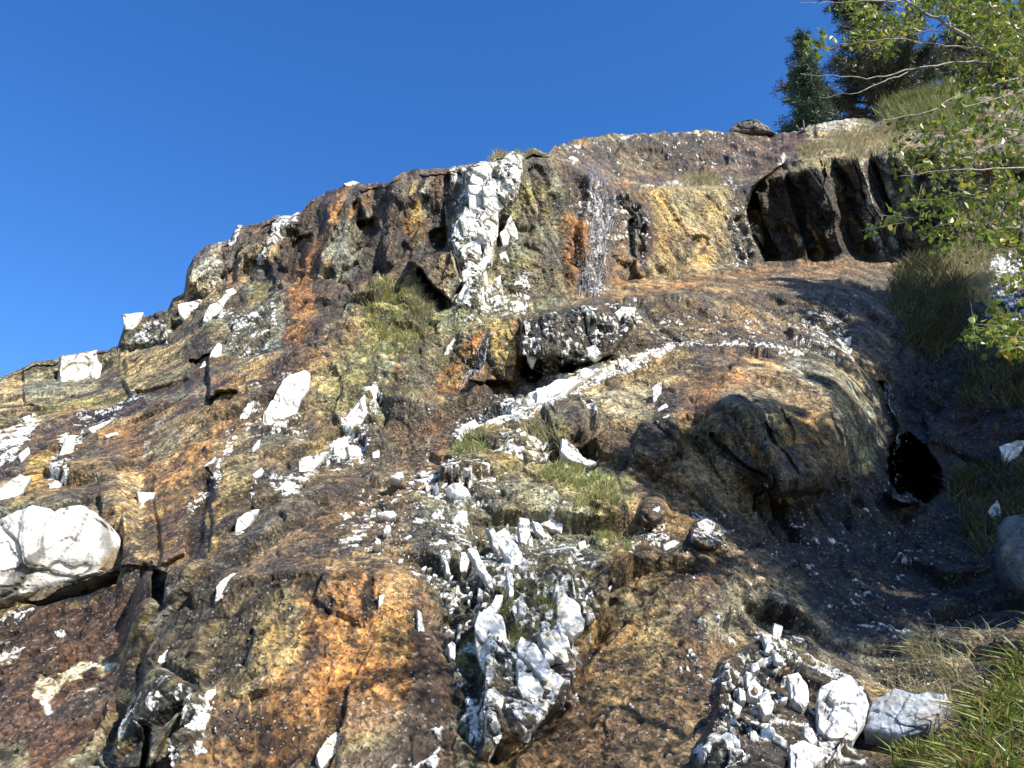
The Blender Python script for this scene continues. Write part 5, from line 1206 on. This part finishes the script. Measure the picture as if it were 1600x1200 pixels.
# weathered stump and pale debris by the lone pine
sa = Acc()
for k_ in range(9):
    a = random.uniform(0, 6.28); b = at(1256 + random.uniform(-6, 10), 205, 23.4)
    q = np.array([b, b + np.array([math.cos(a) * .12, math.sin(a) * .1, random.uniform(.05, .2)]), b + np.array([math.cos(a) * .2, math.sin(a) * .2, random.uniform(.1, .35)])])
    tube(sa, q, .05, .012, 5)
o = link('dead_stump', sa.mesh('dead_stump', MAT_BARK, True, at(1258, 205, 23.4))); o.location = at(1258, 205, 23.4)
tag(o, 'weathered grey dead stump in front of the lone pine', 'stump')

# ---- foreground broadleaf tree (trunk stands right of the frame)
T0 = at(2050, 1300, 3.0); T0[2] = -1.7
near = empty('alder_tree', tuple(T0))
trunk = Acc()
tp = np.array([T0, T0 + (-.05, .25, 1.2), at(1860, 500, 3.3), at(1720, 215, 3.35)])
tt_ = np.linspace(0, 3, 24); tube(trunk, np.stack([np.interp(tt_, range(4), tp[:, i]) for i in range(3)], 1) - T0, .07, .022, 10)
link('trunk', trunk.mesh('trunk', MAT_BARK, True), near)
def pxpath(l):
    a = np.array(l, float); s = np.linspace(0, len(a) - 1, (len(a) - 1) * 5 + 1)
    q = np.stack([np.interp(s, range(len(a)), a[:, i]) for i in range(3)], 1)
    p = at(q[:, 0], q[:, 1], q[:, 2]); p[1:-1] += RNG.normal(size=p[1:-1].shape) * .004
    return p
BR = [([(1720,215,3.35),(1650,160,3.3),(1600,115,3.25),(1545,78,3.2),(1490,45,3.2),(1430,10,3.2),(1390,-20,3.2),(1330,-60,3.2)], .0125, .004),
 ([(1600,118,3.25),(1560,97,3.2),(1500,97,3.15),(1440,105,3.1),(1370,122,3.05),(1300,120,3.0),(1250,115,3.0)], .006, .0012),
 ([(1540,78,3.2),(1500,73,3.1),(1460,68,3.05),(1400,60,3),(1330,68,3),(1290,72,3)], .004, .001),
 ([(1410,0,3.2),(1360,2,3.1),(1300,2,3.1),(1250,5,3.05)], .0035, .001), ([(1490,48,3.2),(1450,48,3.3),(1400,58,3.3),(1340,72,3.3)], .003, .001),
 ([(1430,107,3.1),(1390,125,3.05),(1340,145,3.0),(1280,152,3.0)], .003, .0008), ([(1650,160,3.3),(1590,122,3.2),(1540,132,3.1),(1500,148,3.05),(1450,175,3.0),(1380,188,3.0),(1330,215,3.0)], .005, .0012),
 ([(1650,160,3.3),(1600,140,3.1),(1550,155,3.0),(1500,168,2.9)], .004, .001), ([(1720,215,3.35),(1660,235,3.2),(1600,262,3.1),(1520,265,3.0),(1460,268,3.0),(1400,276,3.0)], .006, .001),
 ([(1740,300,3.35),(1680,330,3.2),(1600,350,3.1),(1530,365,3.0)], .006, .001), ([(1800,420,3.3),(1700,530,3.0),(1640,538,2.9),(1590,535,2.8),(1550,533,2.8),(1512,525,2.8)], .007, .0012),
 ([(1590,535,2.8),(1570,515,2.8),(1550,500,2.8)], .003, .001), ([(1650,160,3.3),(1640,60,3.3),(1590,-20,3.3)], .006, .002), ([(1600,115,3.25),(1560,50,3.3),(1540,-20,3.3)], .005, .0015), ([(1700,200,3.35),(1650,210,3.4),(1560,200,3.4),(1480,212,3.4),(1430,205,3.4)], .005, .001),
 ([(1720,215,3.35),(1650,300,3.4),(1560,310,3.4),(1480,300,3.4)], .005, .001), ([(1545,78,3.2),(1560,60,3.15),(1580,30,3.1)], .003, .001), ([(1860,500,3.3),(1760,480,3.2),(1680,450,3.1),(1600,400,3.1),(1530,380,3.1)], .006, .001)]
for pts, r0, r1 in BR:
    a = Acc(); tube(a, pxpath(pts) - T0, r0, r1, 6); link('branch', a.mesh('branch', MAT_BARK, True), near)

def leaf_quad(c, size, nrm_=None):
    d = RNG.normal(size=3); d[2] -= .7; d /= np.linalg.norm(d)
    s = np.cross(d, RNG.normal(size=3)); s /= np.linalg.norm(s)
    up = np.cross(d, s)
    return np.array([c, c + d * size * .35 + s * size * .3 + up * size * .08, c + d * size * .75 + s * size * .22 + up * size * .04, c + d * size, c + d * size * .75 - s * size * .22 + up * size * .04, c + d * size * .35 - s * size * .3 + up * size * .08, c + d * size * .4])
LF = np.array([(0, 1, 6, 5), (1, 2, 3, 6), (6, 3, 4, 5)])
# leaves on twigs: density zones (polygon, twigs, depth range)
ZONES = [(p_(1420,-30,1640,-30,1640,110,1560,90,1480,30), 300, (2.9, 4.2)), (p_(1480,90,1640,110,1640,430,1540,370,1480,250), 210, (2.7, 4.4)), (p_(1400,180,1500,180,1500,330,1430,320,1400,260), 50, (3.0, 4.2)), (p_(1310,-20,1430,-20,1470,60,1380,70,1310,30), 50, (3.0, 3.6)),
         (p_(1430,300,1500,330,1530,400,1450,380), 26, (3.0, 4.0)), (p_(1505,510,1610,500,1620,550,1510,540), 22, (2.7, 2.9)), (p_(1550,485,1650,470,1650,560,1560,555), 26, (2.8, 3.1)), (p_(1300,40,1420,40,1400,90,1310,80), 10, (3.0, 3.3)), (p_(1240,60,1300,60,1300,80,1240,80), 4, (3.0, 3.1)), (p_(1560,380,1640,380,1640,500,1580,470), 20, (2.9, 3.4)), (p_(1380,330,1420,330,1420,380,1380,380), 4, (3, 3.2))]
leafs = []; tw = Acc()
for s, nt_, (d0, d1) in ZONES:
    bb = bbox(s, 0); made = 0
    while made < nt_:
        x = random.uniform(bb[0], bb[1]); y = random.uniform(bb[2], bb[3])
        if shape_sd(s, np.array([x], f32), np.array([y], f32))[0] > 0: continue
        made += 1; d_ = random.uniform(d0, d1)
        c0 = at(x, y, d_); dr = np.array([random.uniform(-1, .3), random.uniform(-.5, .5), random.uniform(-.5, .4)]); dr /= np.linalg.norm(dr); L_ = random.uniform(.08, .2)
        tube(tw, np.array([c0 - dr * L_ * .5, c0, c0 + dr * L_ * .5]) - T0, .0016, .0008, 4)
        for j in range(random.randint(6, 12)):
            leafs.append((c0 + dr * L_ * random.uniform(-.5, .55) + RNG.normal(size=3) * .012, random.uniform(.02, .042)))
# the rest of the crown above and right of the frame, seen only through its shade
for k_ in range(2200):
    c0 = at(random.uniform(1660, 2100), random.uniform(-500, 420), random.uniform(2.8, 4.8)); leafs.append((c0 + RNG.normal(size=3) * .05, random.uniform(.03, .05)))
link('twigs', tw.mesh('twigs', MAT_BARK), near)['kind'] = 'stuff'
proto = []
for k_ in range(6):
    V = leaf_quad(np.zeros(3), 1.0); proto.append(mesh_np('leaf', V, LF, MAT_LEAF, False, shade=np.full(7, random.random())))
order = sorted(range(len(leafs) - 2200), key=lambda i: -leafs[i][1] / leafs[i][0][1])
single = set(order[:280])
cr_ = Acc()
for i, (c, sz) in enumerate(leafs):
    if i in single:
        o = link('leaf', proto[i % 6], near); o.location = Vector(c - T0); o.scale = (sz,) * 3; o.rotation_euler = (random.uniform(-.6, .6), random.uniform(-.6, .6), random.uniform(0, 6.28))
    else: cr_.add(leaf_quad(c - T0, sz), LF)
link('foliage', cr_.mesh('foliage', MAT_LEAF), near)['kind'] = 'stuff'
tag(near, 'broadleaf tree reaching in from the right with grey branches and yellow-green leaves', 'tree')

# ---- streamside trees right of the frame whose shade falls on the gully
S_ = np.array(SUN)
def shade_tree(name, targets, tdist, lsz, leaves, label):
    """tree standing on the right bank; its crown lies where the sun passes on its way to the gully"""
    cs_ = []
    for (x, y, r) in targets:
        p, _ = surf(x, y); cs_.append((p + S_ * tdist, r))
    cen = np.mean([c for c, _ in cs_], 0)
    base_ = np.array([cen[0] + 1.5, cen[1], 0]); base_[2] = cen[2] - 7
    root = empty(name, tuple(base_))
    tr = Acc(); q = np.array([base_, base_ * .5 + cen * .5 + (.6, 0, 0), cen]); tube(tr, q - base_, .14, .05, 8)
    for c, r in cs_: tube(tr, np.array([cen - (0, 0, .6), (cen + c) / 2 + (0, 0, .1), c]) - base_, .045, .012, 5)
    link('trunk', tr.mesh('trunk', MAT_BARK, True), root)
    a = Acc(); tot = sum(r ** 2 for _, r in cs_)
    for c, r in cs_:
        nl = int(leaves * r * r / tot); nc_ = max(5, nl // 60)
        cc = c + RNG.normal(size=(nc_, 3)) * r * .5
        for k_ in range(nl):
            a.add(leaf_quad(cc[k_ % nc_] + RNG.normal(size=3) * r * .17 - base_, random.uniform(.8, 1.25) * lsz), LF)
    link('crown', a.mesh('crown', MAT_CANOPY), root)
    tag(root, label, 'tree')
    return root
shade_tree('streamside_tree', [(1480,620,1.1),(1560,640,1.2),(1420,720,.9),(1480,760,1.1),(1560,820,1.2),(1340,830,.75),(1420,880,1.0),(1520,950,.9),(1300,900,.6),(1380,960,.55),(1600,700,1.3),(1250,790,.45)], 7.5, .17, 19000, 'leafy tree on the right bank that shades the gully')
shade_tree('streamside_tree', [(1150,720,.55),(1190,680,.5),(1140,655,.42),(1230,745,.5),(1300,690,.3),(1330,640,.42),(1350,700,.5),(1160,800,.6),(1250,660,.2),(1060,730,.4),(1120,770,.5),(1280,780,.5),(1210,850,.5),(1270,950,.6),(1230,630,.2),(1090,750,.36),(1050,770,.25)], 8.0, .12, 17000, 'slender tree on the right bank casting dappled shade on the dome')
shade_tree('streamside_tree', [(1225,440,.5),(1270,450,.6),(1340,455,.8),(1420,470,.9),(1480,520,.9),(1380,530,.9),(1440,580,.8),(1300,470,.5)], 9.0, .17, 15000, 'tree on the right bank shading the end of the terrace')
